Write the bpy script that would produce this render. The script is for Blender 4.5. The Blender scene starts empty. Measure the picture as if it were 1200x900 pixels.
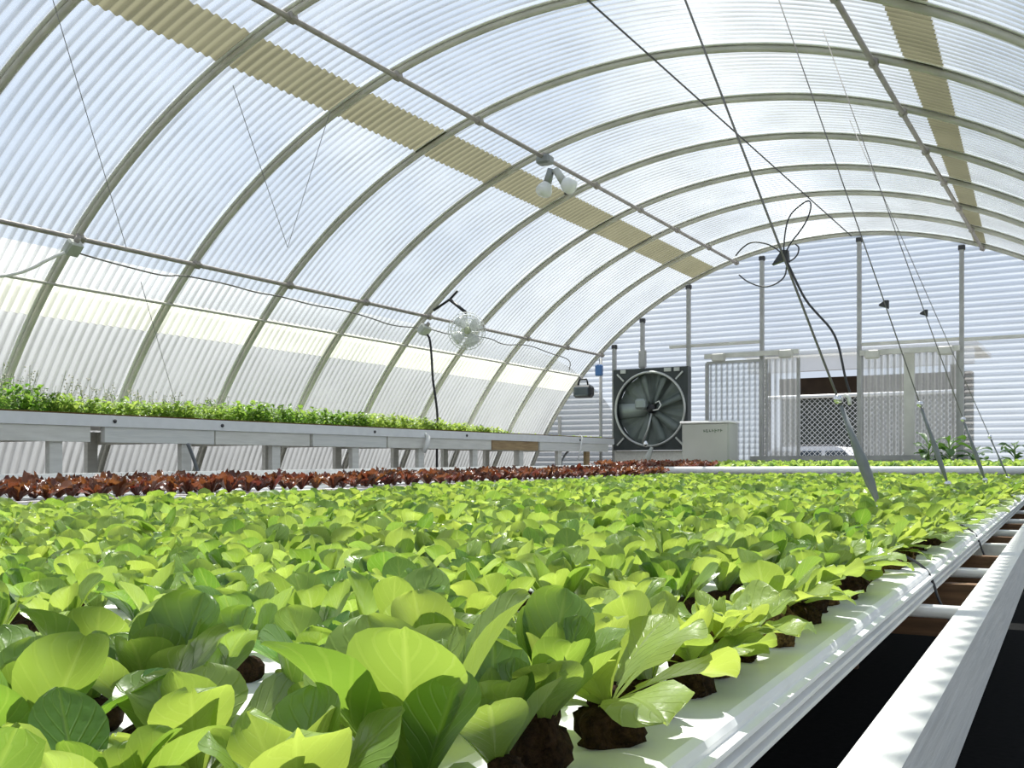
import bpy, math, random
import numpy as np
from mathutils import Vector, Matrix, Euler

R_ = random.Random(7)
PI = math.pi
col = bpy.context.scene.collection
scene = bpy.context.scene

# ------------------------------------------------------------------ camera geometry (metres, +Y runs down the tunnel)
F = 1213.0
TH = math.radians(30.1)
HY = 550.0
CZ = 1.15                       # eye height over the floor
D = 12.0                        # end wall
CX, CZC, R = -2.704, -1.627 + CZ, 4.281   # arch centre and radius
ST, CT = math.sin(TH), math.cos(TH)


def ray(px, py):
    r = (px - 600) / F
    return Vector((-ST + r * CT, CT + r * ST, (HY - py) / F))


def at(px, py, Y):
    v = ray(px, py)
    v = v * (Y / v.y)
    return Vector((v.x, v.y, v.z + CZ))


def on_arch(px, py, rad):
    v = ray(px, py)
    cz = CZC - CZ
    a = v.x ** 2 + v.z ** 2
    b = -2 * (v.x * CX + v.z * cz)
    c = CX ** 2 + cz ** 2 - rad ** 2
    k = (-b + math.sqrt(b * b - 4 * a * c)) / (2 * a)
    return Vector((v.x * k, v.y * k, v.z * k + CZ))


def arch(deg, y, rad=R):
    a = math.radians(deg)
    return Vector((CX + rad * math.sin(a), y, CZC + rad * math.cos(a)))


# ------------------------------------------------------------------ mesh helpers
class MB:
    def __init__(self):
        self.v, self.f, self.uv, self.tint = [], [], [], []

    def add(self, vs, fs):
        o = len(self.v)
        self.v += [tuple(p) for p in vs]
        self.f += [tuple(i + o for i in f) for f in fs]
        return self

    def box(self, c, s, rot=None):
        c = Vector(c)
        vs = []
        for z in (-.5, .5):
            for x, y in ((-.5, -.5), (.5, -.5), (.5, .5), (-.5, .5)):
                p = Vector((x * s[0], y * s[1], z * s[2]))
                if rot is not None:
                    p = rot @ p
                vs.append(c + p)
        return self.add(vs, [(3, 2, 1, 0), (4, 5, 6, 7), (0, 1, 5, 4), (1, 2, 6, 5), (2, 3, 7, 6), (3, 0, 4, 7)])

    def rbox(self, c, s, b=.01, rot=None):
        """box with chamfered edges"""
        c = Vector(c)
        pts = []
        h = [x / 2 for x in s]
        import itertools
        bmv = []
        for sx, sy, sz in itertools.product((-1, 1), repeat=3):
            for k in range(3):
                q = [sx * h[0], sy * h[1], sz * h[2]]
                for j in range(3):
                    if j != k:
                        q[j] -= (sx, sy, sz)[j] * b
                bmv.append(Vector(q))
        import bmesh
        bm = bmesh.new()
        for q in bmv:
            bm.verts.new(c + (rot @ q if rot is not None else q))
        r = bmesh.ops.convex_hull(bm, input=bm.verts)
        bm.verts.index_update()
        vs = [v.co.copy() for v in bm.verts]
        fs = [[v.index for v in f.verts] for f in bm.faces]
        bm.free()
        return self.add(vs, fs)

    def bar(self, a, b, w, h, up=Vector((0, 0, 1))):
        """rectangular bar from a to b: w across, h along up"""
        a, b = Vector(a), Vector(b)
        d = (b - a).normalized()
        x = d.cross(up).normalized()
        u = x.cross(d).normalized()
        vs = []
        for p in (a, b):
            for i, j in ((-1, -1), (1, -1), (1, 1), (-1, 1)):
                vs.append(p + x * (w / 2 * i) + u * (h / 2 * j))
        return self.add(vs, [(0, 1, 2, 3), (7, 6, 5, 4), (0, 4, 5, 1), (1, 5, 6, 2), (2, 6, 7, 3), (3, 7, 4, 0)])

    def tube(self, pts, r, n=8, cap=True, closed=False):
        pts = [Vector(p) for p in pts]
        m = len(pts)
        rs = r if isinstance(r, (list, tuple)) else [r] * m
        t0 = (pts[1] - pts[0]).normalized()
        ref = Vector((0, 0, 1)) if abs(t0.z) < .9 else Vector((1, 0, 0))
        x = t0.cross(ref).normalized()
        vs = []
        for i, p in enumerate(pts):
            if closed:
                t = (pts[(i + 1) % m] - pts[i - 1]).normalized()
            else:
                t = (pts[min(i + 1, m - 1)] - pts[max(i - 1, 0)]).normalized()
            x = (x - t * x.dot(t)).normalized()
            y = t.cross(x)
            for k in range(n):
                a = 2 * PI * k / n
                vs.append(p + (x * math.cos(a) + y * math.sin(a)) * rs[i])
        fs = []
        for i in range(m if closed else m - 1):
            j = (i + 1) % m
            for k in range(n):
                k2 = (k + 1) % n
                fs.append((i * n + k, i * n + k2, j * n + k2, j * n + k))
        if cap and not closed:
            fs.append(tuple(reversed(range(n))))
            fs.append(tuple((m - 1) * n + k for k in range(n)))
        return self.add(vs, fs)

    def lathe(self, c, axis, prof, n=24):
        """prof: (radius, distance along axis)"""
        c, axis = Vector(c), Vector(axis).normalized()
        ref = Vector((0, 0, 1)) if abs(axis.z) < .9 else Vector((1, 0, 0))
        x = axis.cross(ref).normalized()
        y = axis.cross(x)
        vs, fs = [], []
        for rr, h in prof:
            for k in range(n):
                a = 2 * PI * k / n
                vs.append(c + axis * h + (x * math.cos(a) + y * math.sin(a)) * max(rr, 1e-5))
        for i in range(len(prof) - 1):
            for k in range(n):
                k2 = (k + 1) % n
                fs.append((i * n + k, i * n + k2, (i + 1) * n + k2, (i + 1) * n + k))
        return self.add(vs, fs)

    def prism(self, poly, o, ax, ay, ext):
        """polygon (a,b) in the plane o + a*ax + b*ay, extruded by ext"""
        o, ax, ay, ext = Vector(o), Vector(ax), Vector(ay), Vector(ext)
        n = len(poly)
        vs = [o + ax * a + ay * b for a, b in poly] + [o + ax * a + ay * b + ext for a, b in poly]
        fs = [tuple(range(n)), tuple(reversed(range(n, 2 * n)))]
        for i in range(n):
            j = (i + 1) % n
            fs.append((i, i + n, j + n, j))
        return self.add(vs, fs)

    def lump(self, c, s, seed, amp=.2, n=10, m=7):
        """irregular rounded clod"""
        rr = random.Random(seed)
        vs = []
        ph = [rr.uniform(0, 6.28) for _ in range(6)]
        for i in range(m + 1):
            th = PI * i / m
            for k in range(n):
                a = 2 * PI * k / n
                q = 1 + amp * (math.sin(3 * a + ph[0] + 2 * th) * .5 + math.sin(5 * a - 3 * th + ph[1]) * .3 + rr.uniform(-.35, .35)) * math.sin(th)
                e = .62
                sx = math.copysign(abs(math.cos(a)) ** e, math.cos(a))
                sy = math.copysign(abs(math.sin(a)) ** e, math.sin(a))
                st = math.sin(th) ** .6 if 0 < i < m else 0
                vs.append((c[0] + s[0] * q * st * sx, c[1] + s[1] * q * st * sy, c[2] + s[2] * math.copysign(abs(math.cos(th)) ** .7, math.cos(th)) * (1 + rr.uniform(-.08, .08))))
        fs = []
        for i in range(m):
            for k in range(n):
                k2 = (k + 1) % n
                fs.append((i * n + k, (i + 1) * n + k, (i + 1) * n + k2, i * n + k2))
        return self.add(vs, fs)

    def build(self, name, mat, parent=None, smooth=False, base=None):
        me = bpy.data.meshes.new(name)
        if base is None and parent is not None:
            base = parent.location
        b = Vector(base) if base is not None else Vector((0, 0, 0))
        me.from_pydata([tuple(Vector(p) - b) for p in self.v], [], self.f)
        me.validate()
        if smooth:
            me.polygons.foreach_set('use_smooth', [True] * len(me.polygons))
        me.materials.append(mat)
        me.update()
        o = bpy.data.objects.new(name, me)
        col.objects.link(o)
        if parent is not None:
            o.parent = parent
        elif base is not None:
            o.location = b
        return o


def np_mesh(name, verts, quads, mat, uv=None, tint=None, smooth=True):
    """quad mesh from numpy arrays; uv and tint are per vertex"""
    me = bpy.data.meshes.new(name)
    verts = np.asarray(verts, dtype=np.float32)
    quads = np.asarray(quads, dtype=np.int32)
    me.vertices.add(len(verts))
    me.vertices.foreach_set('co', verts.ravel())
    me.loops.add(quads.size)
    me.loops.foreach_set('vertex_index', quads.ravel())
    me.polygons.add(len(quads))
    me.polygons.foreach_set('loop_start', np.arange(0, quads.size, 4, dtype=np.int32))
    me.update(calc_edges=True)
    if smooth:
        me.polygons.foreach_set('use_smooth', np.ones(len(quads), dtype=bool))
    if uv is not None:
        l = me.uv_layers.new(name='UVMap')
        l.data.foreach_set('uv', np.asarray(uv, dtype=np.float32)[quads.ravel()].ravel())
    if tint is not None:
        a = me.attributes.new('tint', 'FLOAT', 'POINT')
        a.data.foreach_set('value', np.asarray(tint, dtype=np.float32))
    me.materials.append(mat)
    me.update()
    return me


def link(name, me, parent=None, loc=None):
    o = bpy.data.objects.new(name, me)
    col.objects.link(o)
    if parent is not None:
        o.parent = parent
    if loc is not None:
        o.location = loc
    return o


def tag(o, label, cat, group=None, kind=None):
    o['label'] = label
    o['category'] = cat
    if group:
        o['group'] = group
    if kind:
        o['kind'] = kind
    return o


def thing(name, loc, label, cat, group=None):
    o = bpy.data.objects.new(name, None)
    o.empty_display_size = .05
    o.location = loc
    col.objects.link(o)
    return tag(o, label, cat, group)


def struct(o, label=None):
    o['kind'] = 'structure'
    if label:
        o['label'] = label
    return o


ONES = ['zeroth', 'first', 'second', 'third', 'fourth', 'fifth', 'sixth', 'seventh', 'eighth', 'ninth', 'tenth', 'eleventh',
        'twelfth', 'thirteenth', 'fourteenth', 'fifteenth', 'sixteenth', 'seventeenth', 'eighteenth', 'nineteenth']
TENS = ['', '', 'twenty', 'thirty', 'forty', 'fifty', 'sixty', 'seventy', 'eighty', 'ninety']


def nth(n):
    if n < 20:
        return ONES[n]
    if n >= 100:
        return 'hundred-and-' + nth(n - 100) if n > 100 else 'hundredth'
    t, u = divmod(n, 10)
    return TENS[t] + '-' + ONES[u] if u else TENS[t][:-1] + 'ieth'


# ------------------------------------------------------------------ materials
def new_mat(name):
    m = bpy.data.materials.new(name)
    m.use_nodes = True
    nt = m.node_tree
    nt.nodes.clear()
    out = nt.nodes.new('ShaderNodeOutputMaterial')
    return m, nt, out


def N(nt, typ, **kw):
    n = nt.nodes.new(typ)
    for k, v in kw.items():
        setattr(n, k, v)
    return n


def simple(name, rgb, rough=.5, metal=0., noise=.0, scale=8., bump=0., spec=.5, rgb2=None, stretch=None):
    m, nt, out = new_mat(name)
    p = N(nt, 'ShaderNodeBsdfPrincipled')
    p.inputs['Roughness'].default_value = rough
    p.inputs['Metallic'].default_value = metal
    p.inputs['Specular IOR Level'].default_value = spec
    nt.links.new(p.outputs[0], out.inputs[0])
    tc = N(nt, 'ShaderNodeTexCoord')
    src = tc.outputs['Object']
    if stretch:
        mp = N(nt, 'ShaderNodeMapping')
        mp.inputs['Scale'].default_value = stretch
        nt.links.new(src, mp.inputs[0])
        src = mp.outputs[0]
    nz = N(nt, 'ShaderNodeTexNoise')
    nz.inputs['Scale'].default_value = scale
    nz.inputs['Detail'].default_value = 6
    nt.links.new(src, nz.inputs['Vector'])
    mx = N(nt, 'ShaderNodeMix', data_type='RGBA')
    mx.inputs['A'].default_value = (*rgb, 1)
    r2 = rgb2 if rgb2 else tuple(c * (1 - noise) for c in rgb)
    mx.inputs['B'].default_value = (*r2, 1)
    rp = N(nt, 'ShaderNodeMapRange')
    rp.inputs['From Min'].default_value = .35
    rp.inputs['From Max'].default_value = .68
    nt.links.new(nz.outputs['Fac'], rp.inputs['Value'])
    nt.links.new(rp.outputs[0], mx.inputs['Factor'])
    nt.links.new(mx.outputs['Result'], p.inputs['Base Color'])
    if bump:
        b = N(nt, 'ShaderNodeBump')
        b.inputs['Strength'].default_value = bump
        b.inputs['Distance'].default_value = .01
        nt.links.new(nz.outputs['Fac'], b.inputs['Height'])
        nt.links.new(b.outputs[0], p.inputs['Normal'])
    return m


def panel_mat(name, clear, haze_rgb, haze, graze, gloss=.25, dirt=.12, diff=.35, loss=.35, axis='Y', lines=.5):
    """hazy plastic glazing: part clear, part scattering; more scattering along a grazing path"""
    m, nt, out = new_mat(name)
    tr = N(nt, 'ShaderNodeBsdfTransparent')
    lw = N(nt, 'ShaderNodeLayerWeight')
    lw.inputs['Blend'].default_value = .5
    pw = N(nt, 'ShaderNodeMath', operation='POWER')
    nt.links.new(lw.outputs['Facing'], pw.inputs[0])
    pw.inputs[1].default_value = 2.0
    lc = N(nt, 'ShaderNodeMix', data_type='RGBA')
    lc.inputs['A'].default_value = (*clear, 1)
    lc.inputs['B'].default_value = (*[c * loss for c in clear], 1)
    nt.links.new(pw.outputs[0], lc.inputs['Factor'])
    nt.links.new(lc.outputs['Result'], tr.inputs[0])
    tl = N(nt, 'ShaderNodeBsdfTranslucent')
    tl.inputs[0].default_value = (*haze_rgb, 1)
    df = N(nt, 'ShaderNodeBsdfDiffuse')
    df.inputs[0].default_value = (*haze_rgb, 1)
    hz = N(nt, 'ShaderNodeMixShader')
    hz.inputs[0].default_value = diff
    nt.links.new(tl.outputs[0], hz.inputs[1])
    nt.links.new(df.outputs[0], hz.inputs[2])
    ma = N(nt, 'ShaderNodeMath', operation='MULTIPLY_ADD')
    nt.links.new(pw.outputs[0], ma.inputs[0])
    ma.inputs[1].default_value = graze
    tc = N(nt, 'ShaderNodeTexCoord')
    nz = N(nt, 'ShaderNodeTexNoise')
    nz.inputs['Scale'].default_value = .9
    nz.inputs['Detail'].default_value = 5
    nt.links.new(tc.outputs['Object'], nz.inputs['Vector'])
    md = N(nt, 'ShaderNodeMath', operation='MULTIPLY_ADD')
    nt.links.new(nz.outputs['Fac'], md.inputs[0])
    md.inputs[1].default_value = dirt
    md.inputs[2].default_value = haze - dirt * .5
    nt.links.new(md.outputs[0], ma.inputs[2])
    ma.use_clamp = True
    m1 = N(nt, 'ShaderNodeMixShader')
    nt.links.new(ma.outputs[0], m1.inputs[0])
    nt.links.new(tr.outputs[0], m1.inputs[1])
    nt.links.new(hz.outputs[0], m1.inputs[2])
    # dark ripple lines painted into the corrugation valleys, in place of refraction shading
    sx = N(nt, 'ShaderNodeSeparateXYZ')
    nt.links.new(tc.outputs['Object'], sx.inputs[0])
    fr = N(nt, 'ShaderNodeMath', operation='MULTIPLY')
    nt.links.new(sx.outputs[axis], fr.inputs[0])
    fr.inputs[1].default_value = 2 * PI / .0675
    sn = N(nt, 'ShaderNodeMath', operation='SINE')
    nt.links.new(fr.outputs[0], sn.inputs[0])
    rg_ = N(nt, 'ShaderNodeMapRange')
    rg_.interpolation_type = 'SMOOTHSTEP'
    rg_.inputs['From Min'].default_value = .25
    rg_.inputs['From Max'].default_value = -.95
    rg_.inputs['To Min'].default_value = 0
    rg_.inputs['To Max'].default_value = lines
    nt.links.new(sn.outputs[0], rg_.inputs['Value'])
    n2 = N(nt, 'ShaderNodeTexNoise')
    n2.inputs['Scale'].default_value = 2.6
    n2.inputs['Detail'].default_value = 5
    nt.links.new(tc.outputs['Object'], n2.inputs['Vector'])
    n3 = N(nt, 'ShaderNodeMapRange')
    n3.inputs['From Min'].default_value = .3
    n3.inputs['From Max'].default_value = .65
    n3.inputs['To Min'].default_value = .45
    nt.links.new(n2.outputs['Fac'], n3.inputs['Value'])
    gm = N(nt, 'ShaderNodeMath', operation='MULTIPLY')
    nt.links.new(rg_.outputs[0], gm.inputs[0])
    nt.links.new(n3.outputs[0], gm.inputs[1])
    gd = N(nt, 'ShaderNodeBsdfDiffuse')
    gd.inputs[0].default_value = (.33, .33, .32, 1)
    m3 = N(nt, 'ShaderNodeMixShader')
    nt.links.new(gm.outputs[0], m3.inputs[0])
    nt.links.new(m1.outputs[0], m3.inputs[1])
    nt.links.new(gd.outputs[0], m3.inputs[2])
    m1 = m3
    gl = N(nt, 'ShaderNodeBsdfGlossy')
    gl.inputs['Roughness'].default_value = .22
    p5 = N(nt, 'ShaderNodeMath', operation='POWER')
    nt.links.new(lw.outputs['Facing'], p5.inputs[0])
    p5.inputs[1].default_value = 4
    g2 = N(nt, 'ShaderNodeMath', operation='MULTIPLY_ADD')
    nt.links.new(p5.outputs[0], g2.inputs[0])
    g2.inputs[1].default_value = gloss
    g2.inputs[2].default_value = .03
    m2 = N(nt, 'ShaderNodeMixShader')
    nt.links.new(g2.outputs[0], m2.inputs[0])
    nt.links.new(m1.outputs[0], m2.inputs[1])
    nt.links.new(gl.outputs[0], m2.inputs[2])
    nt.links.new(m2.outputs[0], out.inputs[0])
    return m


def leaf_mat(name, dark, light, glow_d, glow_l, trans=.45, rough=.36, vein=.22):
    """leaf blade: glossy skin over a light-passing blade, paler midrib and veins from the UVs"""
    m, nt, out = new_mat(name)
    at_ = N(nt, 'ShaderNodeAttribute', attribute_name='tint')
    oi = N(nt, 'ShaderNodeObjectInfo')
    ad = N(nt, 'ShaderNodeMath', operation='MULTIPLY_ADD')
    nt.links.new(oi.outputs['Random'], ad.inputs[0])
    ad.inputs[1].default_value = .3
    nt.links.new(at_.outputs['Fac'], ad.inputs[2])
    sb = N(nt, 'ShaderNodeMath', operation='SUBTRACT')
    sb.use_clamp = True
    nt.links.new(ad.outputs[0], sb.inputs[0])
    sb.inputs[1].default_value = .15
    uv = N(nt, 'ShaderNodeUVMap')
    sp = N(nt, 'ShaderNodeSeparateXYZ')
    nt.links.new(uv.outputs[0], sp.inputs[0])
    av = N(nt, 'ShaderNodeMath', operation='ABSOLUTE')
    nt.links.new(sp.outputs['Y'], av.inputs[0])            # |v| : distance from the midrib
    # midrib
    mr = N(nt, 'ShaderNodeMapRange')
    mr.inputs['From Min'].default_value = .0
    mr.inputs['From Max'].default_value = .09
    mr.inputs['To Min'].default_value = 1
    mr.inputs['To Max'].default_value = 0
    nt.links.new(av.outputs[0], mr.inputs['Value'])
    # side veins: waves along u - .5|v|
    vm = N(nt, 'ShaderNodeMath', operation='MULTIPLY_ADD')
    nt.links.new(av.outputs[0], vm.inputs[0])
    vm.inputs[1].default_value = -.35
    nt.links.new(sp.outputs['X'], vm.inputs[2])
    vs = N(nt, 'ShaderNodeMath', operation='MULTIPLY')
    nt.links.new(vm.outputs[0], vs.inputs[0])
    vs.inputs[1].default_value = 50
    sn = N(nt, 'ShaderNodeMath', operation='SINE')
    nt.links.new(vs.outputs[0], sn.inputs[0])
    s2 = N(nt, 'ShaderNodeMapRange')
    s2.inputs['From Min'].default_value = .75
    s2.inputs['From Max'].default_value = 1
    s2.inputs['To Max'].default_value = .35
    nt.links.new(sn.outputs[0], s2.inputs['Value'])
    mxv = N(nt, 'ShaderNodeMath', operation='MAXIMUM')
    nt.links.new(mr.outputs[0], mxv.inputs[0])
    nt.links.new(s2.outputs[0], mxv.inputs[1])
    vf = N(nt, 'ShaderNodeMath', operation='MULTIPLY')
    nt.links.new(mxv.outputs[0], vf.inputs[0])
    vf.inputs[1].default_value = vein
    tc = N(nt, 'ShaderNodeTexCoord')
    nz = N(nt, 'ShaderNodeTexNoise')
    nz.inputs['Scale'].default_value = 60
    nz.inputs['Detail'].default_value = 4
    nt.links.new(tc.outputs['Object'], nz.inputs['Vector'])

    def ramp(a, b):
        x = N(nt, 'ShaderNodeMix', data_type='RGBA')
        x.inputs['A'].default_value = (*a, 1)
        x.inputs['B'].default_value = (*b, 1)
        nt.links.new(sb.outputs[0], x.inputs['Factor'])
        y = N(nt, 'ShaderNodeMix', data_type='RGBA')
        nt.links.new(vf.outputs[0], y.inputs['Factor'])
        nt.links.new(x.outputs['Result'], y.inputs['A'])
        y.inputs['B'].default_value = (*[min(1, c * 1.35 + .06) for c in b], 1)
        return y.outputs['Result']
    p = N(nt, 'ShaderNodeBsdfPrincipled')
    p.inputs['Roughness'].default_value = rough
    p.inputs['Specular IOR Level'].default_value = .75
    nt.links.new(ramp(dark, light), p.inputs['Base Color'])
    tl = N(nt, 'ShaderNodeBsdfTranslucent')
    nt.links.new(ramp(glow_d, glow_l), tl.inputs[0])
    bp = N(nt, 'ShaderNodeBump')
    bp.inputs['Strength'].default_value = .5
    bp.inputs['Distance'].default_value = .0035
    hs = N(nt, 'ShaderNodeMath', operation='ADD')
    nt.links.new(nz.outputs['Fac'], hs.inputs[0])
    nt.links.new(mxv.outputs[0], hs.inputs[1])
    nt.links.new(hs.outputs[0], bp.inputs['Height'])
    nt.links.new(bp.outputs[0], p.inputs['Normal'])
    mx = N(nt, 'ShaderNodeMixShader')
    mx.inputs[0].default_value = trans
    nt.links.new(p.outputs[0], mx.inputs[1])
    nt.links.new(tl.outputs[0], mx.inputs[2])
    nt.links.new(mx.outputs[0], out.inputs[0])
    return m


M = {}
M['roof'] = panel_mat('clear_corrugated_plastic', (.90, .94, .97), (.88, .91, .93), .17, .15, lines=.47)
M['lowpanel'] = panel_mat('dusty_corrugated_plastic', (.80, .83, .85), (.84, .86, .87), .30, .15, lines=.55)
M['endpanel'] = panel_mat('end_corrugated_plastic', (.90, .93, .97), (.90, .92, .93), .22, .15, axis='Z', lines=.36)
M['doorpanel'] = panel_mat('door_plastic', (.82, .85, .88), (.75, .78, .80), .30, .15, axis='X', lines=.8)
M['overlap'] = panel_mat('doubled_white_plastic', (.9, .9, .86), (.86, .86, .78), .85, .1, lines=.1)
M['tan'] = panel_mat('yellowed_plastic', (.30, .28, .18), (.20, .19, .125), .82, .12, gloss=.08, dirt=.25, lines=.12)
M['hoop'] = simple('painted_hoop_steel', (.58, .57, .50), .5, .0, .25, 5)
M['purlin'] = simple('galvanised_pipe', (.40, .37, .34), .5, .3, .3, 9)
M['tape'] = simple('white_foam_tape', (.93, .93, .90), .8)
M['white_plastic'] = simple('white_channel_plastic', (.90, .91, .92), .32, 0, .06, 14)
M['white_paint'] = simple('white_painted_wood', (.84, .84, .80), .6, 0, .0, 5, .25, rgb2=(.76, .77, .74), stretch=(14, 1.0, 14))
M['grey_paint'] = simple('weathered_white_wood', (.87, .86, .80), .65, 0, 0, 4, .2, rgb2=(.75, .74, .68), stretch=(10, 1.2, 10))
M['wood'] = simple('bare_brown_wood', (.20, .11, .055), .8, 0, 0, 7, .3, rgb2=(.11, .06, .03), stretch=(1, 10, 10))
M['tanwood'] = simple('bare_tan_wood', (.46, .33, .17), .7, 0, 0, 7, .3, rgb2=(.33, .22, .11), stretch=(10, 1, 10))
M['floor'] = simple('black_weed_cloth', (.012, .012, .012), .95, 0, .4, 30, spec=.1)
M['black'] = simple('black_plastic', (.015, .016, .018), .45, 0, .3, 20)
M['cable'] = simple('dark_cable', (.05, .05, .055), .5, 0, .2, 10)
M['greycable'] = simple('grey_cable', (.22, .21, .20), .5, 0, .2, 10)
M['whitecable'] = simple('white_cable', (.85, .85, .82), .5, 0, .1, 10)
M['wire'] = simple('thin_steel_wire', (.30, .30, .32), .45, .5, .1, 10)
M['sleeve'] = simple('grey_rubber_sleeve', (.26, .28, .29), .6, 0, .2, 20)
M['chrome'] = simple('bright_hook_steel', (.85, .86, .88), .18, 1, .05, 10)
M['boxgrey'] = simple('grey_conduit_box', (.55, .57, .53), .5, .2, .2, 12)
M['frame'] = simple('grey_frame_steel', (.44, .44, .43), .5, .2, .25, 6)
M['framelight'] = simple('pale_track_steel', (.66, .65, .60), .5, .1, .2, 6)
M['fanbox'] = simple('dark_fan_housing', (.045, .055, .055), .5, .1, .3, 8)
M['fanback'] = simple('grey_green_shutter', (.20, .235, .22), .5, .2, .3, 4, rgb2=(.13, .16, .15))
M['fanring'] = simple('galvanised_ring', (.55, .57, .55), .35, .6, .2, 8)
M['blade'] = simple('fan_blade_steel', (.34, .39, .38), .4, .3, .2, 5)
M['boxwhite'] = simple('off_white_cabinet', (.50, .51, .46), .5, 0, .08, 3)
M['smudge'] = simple('green_lettering', (.16, .22, .15), .6, 0, .3, 30)
M['blue'] = simple('blue_plastic', (.06, .17, .42), .4, 0, .1, 10)
M['soil'] = simple('wet_peat', (.06, .032, .014), .9, 0, 0, 140, 1., rgb2=(.016, .009, .005), spec=.15)
M['roots'] = simple('rooty_peat', (.27, .17, .06), .9, 0, 0, 170, 1., rgb2=(.05, .028, .012), spec=.15)
M['fanwhite'] = simple('white_wire_guard', (.82, .84, .82), .4, 0, .1, 10)
M['fanmotor'] = simple('pale_green_motor', (.55, .60, .40), .5, 0, .2, 10)
M['glass'] = simple('lamp_glass', (.80, .82, .80), .15, 0, .1, 8)
M['lamp'] = simple('grey_lamp_holder', (.30, .32, .32), .45, .2, .2, 10)
M['gravel'] = simple('gravel_yard', (.15, .145, .13), .9, 0, .3, 3)
M['chain'] = simple('galvanised_chain_link', (.62, .64, .66), .4, .5, .1, 10)
M['darkwall'] = simple('dark_brown_shed', (.055, .035, .022), .8, 0, .4, 2)
M['greenwall'] = simple('dark_green_grey_wall', (.10, .115, .105), .8, 0, .3, 2)
M['fascia'] = simple('white_fascia', (.90, .90, .90), .6, 0, .05, 2)
M['carpaint'] = simple('white_car_paint', (.86, .88, .93), .2, 0, .02, 2)
M['carglass'] = simple('tinted_car_glass', (.07, .09, .11), .08, 0, .1, 2)
M['tyre'] = simple('black_tyre', (.02, .02, .02), .8)
M['paleroof'] = simple('pale_film', (.13, .15, .17), .5, 0, .15, .6)
M['stemgreen'] = simple('plant_stem', (.20, .30, .08), .6, 0, .2, 20)
M['pot'] = simple('black_pot', (.03, .03, .032), .6)
M['flower'] = simple('pale_flower', (.80, .74, .62), .7, 0, .2, 50)
M['leaf'] = leaf_mat('lettuce_leaf', (.05, .15, .025), (.28, .38, .10), (.19, .38, .03), (.58, .70, .11), rough=.34)
M['redleaf'] = leaf_mat('red_lettuce_leaf', (.07, .014, .009), (.17, .06, .022), (.19, .025, .012), (.34, .14, .035), trans=.3, rough=.3)
M['bushleaf'] = leaf_mat('dark_plant_leaf', (.03, .085, .02), (.09, .18, .04), (.08, .22, .02), (.2, .4, .05), trans=.25)
M['seedleaf'] = leaf_mat('seedling_leaf', (.07, .19, .025), (.32, .44, .10), (.17, .40, .03), (.55, .68, .14))

# ------------------------------------------------------------------ the shell
A_SIDE = 54.0
WAVE, AMP = .0675, .010
Y0 = -3.0
RP = R + .034


def corrug_arch(name, a0, a1, rad, mat, y0, y1, da=1.5, per=8, amp=AMP, k0=0., k1=0.):
    ny = int(round((y1 - y0) / WAVE * per)) + 1
    na = max(2, int(abs(a1 - a0) / da) + 1)
    y = np.linspace(y0, y1, ny)
    u = np.linspace(0, 1, na)[None, :]
    a = np.radians((a0 + k0 * (y - 5))[:, None] * (1 - u) + (a1 + k1 * (y - 5))[:, None] * u)
    rr = rad + amp * np.sin(2 * np.pi * y / WAVE)
    X = CX + rr[:, None] * np.sin(a)
    Z = CZC + rr[:, None] * np.cos(a)
    Y = np.repeat(y[:, None], na, 1)
    v = np.stack([X, Y, Z], -1).reshape(-1, 3)
    i = np.arange(ny - 1)[:, None] * na + np.arange(na - 1)[None, :]
    q = np.stack([i, i + 1, i + na + 1, i + na], -1).reshape(-1, 4)
    return link(name, np_mesh(name, v, q, mat))


A_FLOOR = math.degrees(math.acos(-CZC / RP))
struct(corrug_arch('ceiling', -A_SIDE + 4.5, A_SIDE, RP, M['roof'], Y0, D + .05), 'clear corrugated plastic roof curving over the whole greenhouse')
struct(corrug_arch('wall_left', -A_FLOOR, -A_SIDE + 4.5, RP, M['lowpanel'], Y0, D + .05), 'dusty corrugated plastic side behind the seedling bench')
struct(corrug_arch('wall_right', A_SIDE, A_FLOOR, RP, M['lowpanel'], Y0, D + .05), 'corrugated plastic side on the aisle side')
struct(corrug_arch('trim_1', -23.3, -19.5, RP - .012, M['tan'], Y0, D + .04), 'yellowed plastic strip running along the roof over the bed')
struct(corrug_arch('trim_2', 23.8, 27.1, RP - .012, M['tan'], Y0, D + .04, k0=-.62, k1=-.86), 'yellowed plastic strip on the far slope of the roof')
struct(corrug_arch('trim_3', -52.2, -48.6, RP - .012, M['overlap'], Y0, D + .04), 'white overlap strip along the side above the seedling bench')

b = MB().box((CX, 4.5, -.05), (9.6, 15.2, .1))
struct(b.build('floor', M['floor']), 'black weed cloth floor under the benches')

# hoops
hoop_y = [D - .965 * k for k in range(13)]
for k, y in enumerate(hoop_y):
    if k == 0:
        lab = 'arched steel hoop framing the corrugated end wall'
    else:
        lab = 'arched steel hoop, %s back from the one framing the end wall' % nth(k)
    t = thing('arched_hoop', (CX - R, y, 0), lab, 'hoop', 'arched steel hoops carrying the roof')
    pts = [arch(a, y, R - .006) for a in np.linspace(-A_FLOOR + .3, A_FLOOR - .3, 90)]
    MB().tube(pts, .021, 8).build('pipe', M['hoop'], t, True)
    tp = MB()
    n = 90
    vs, fs = [], []
    for a in np.linspace(-A_FLOOR + .4, A_FLOOR - .4, n):
        for yy, rr in ((-.034, R + .016), (.034, R + .016), (.034, R + .021), (-.034, R + .021)):
            vs.append(arch(a, y + yy, rr))
    for i in range(n - 1):
        for j in range(4):
            j2 = (j + 1) % 4
            fs.append((i * 4 + j, i * 4 + j2, i * 4 + 4 + j2, i * 4 + 4 + j))
    tp.add(vs, fs).build('sealing_tape', M['tape'], t)

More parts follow.
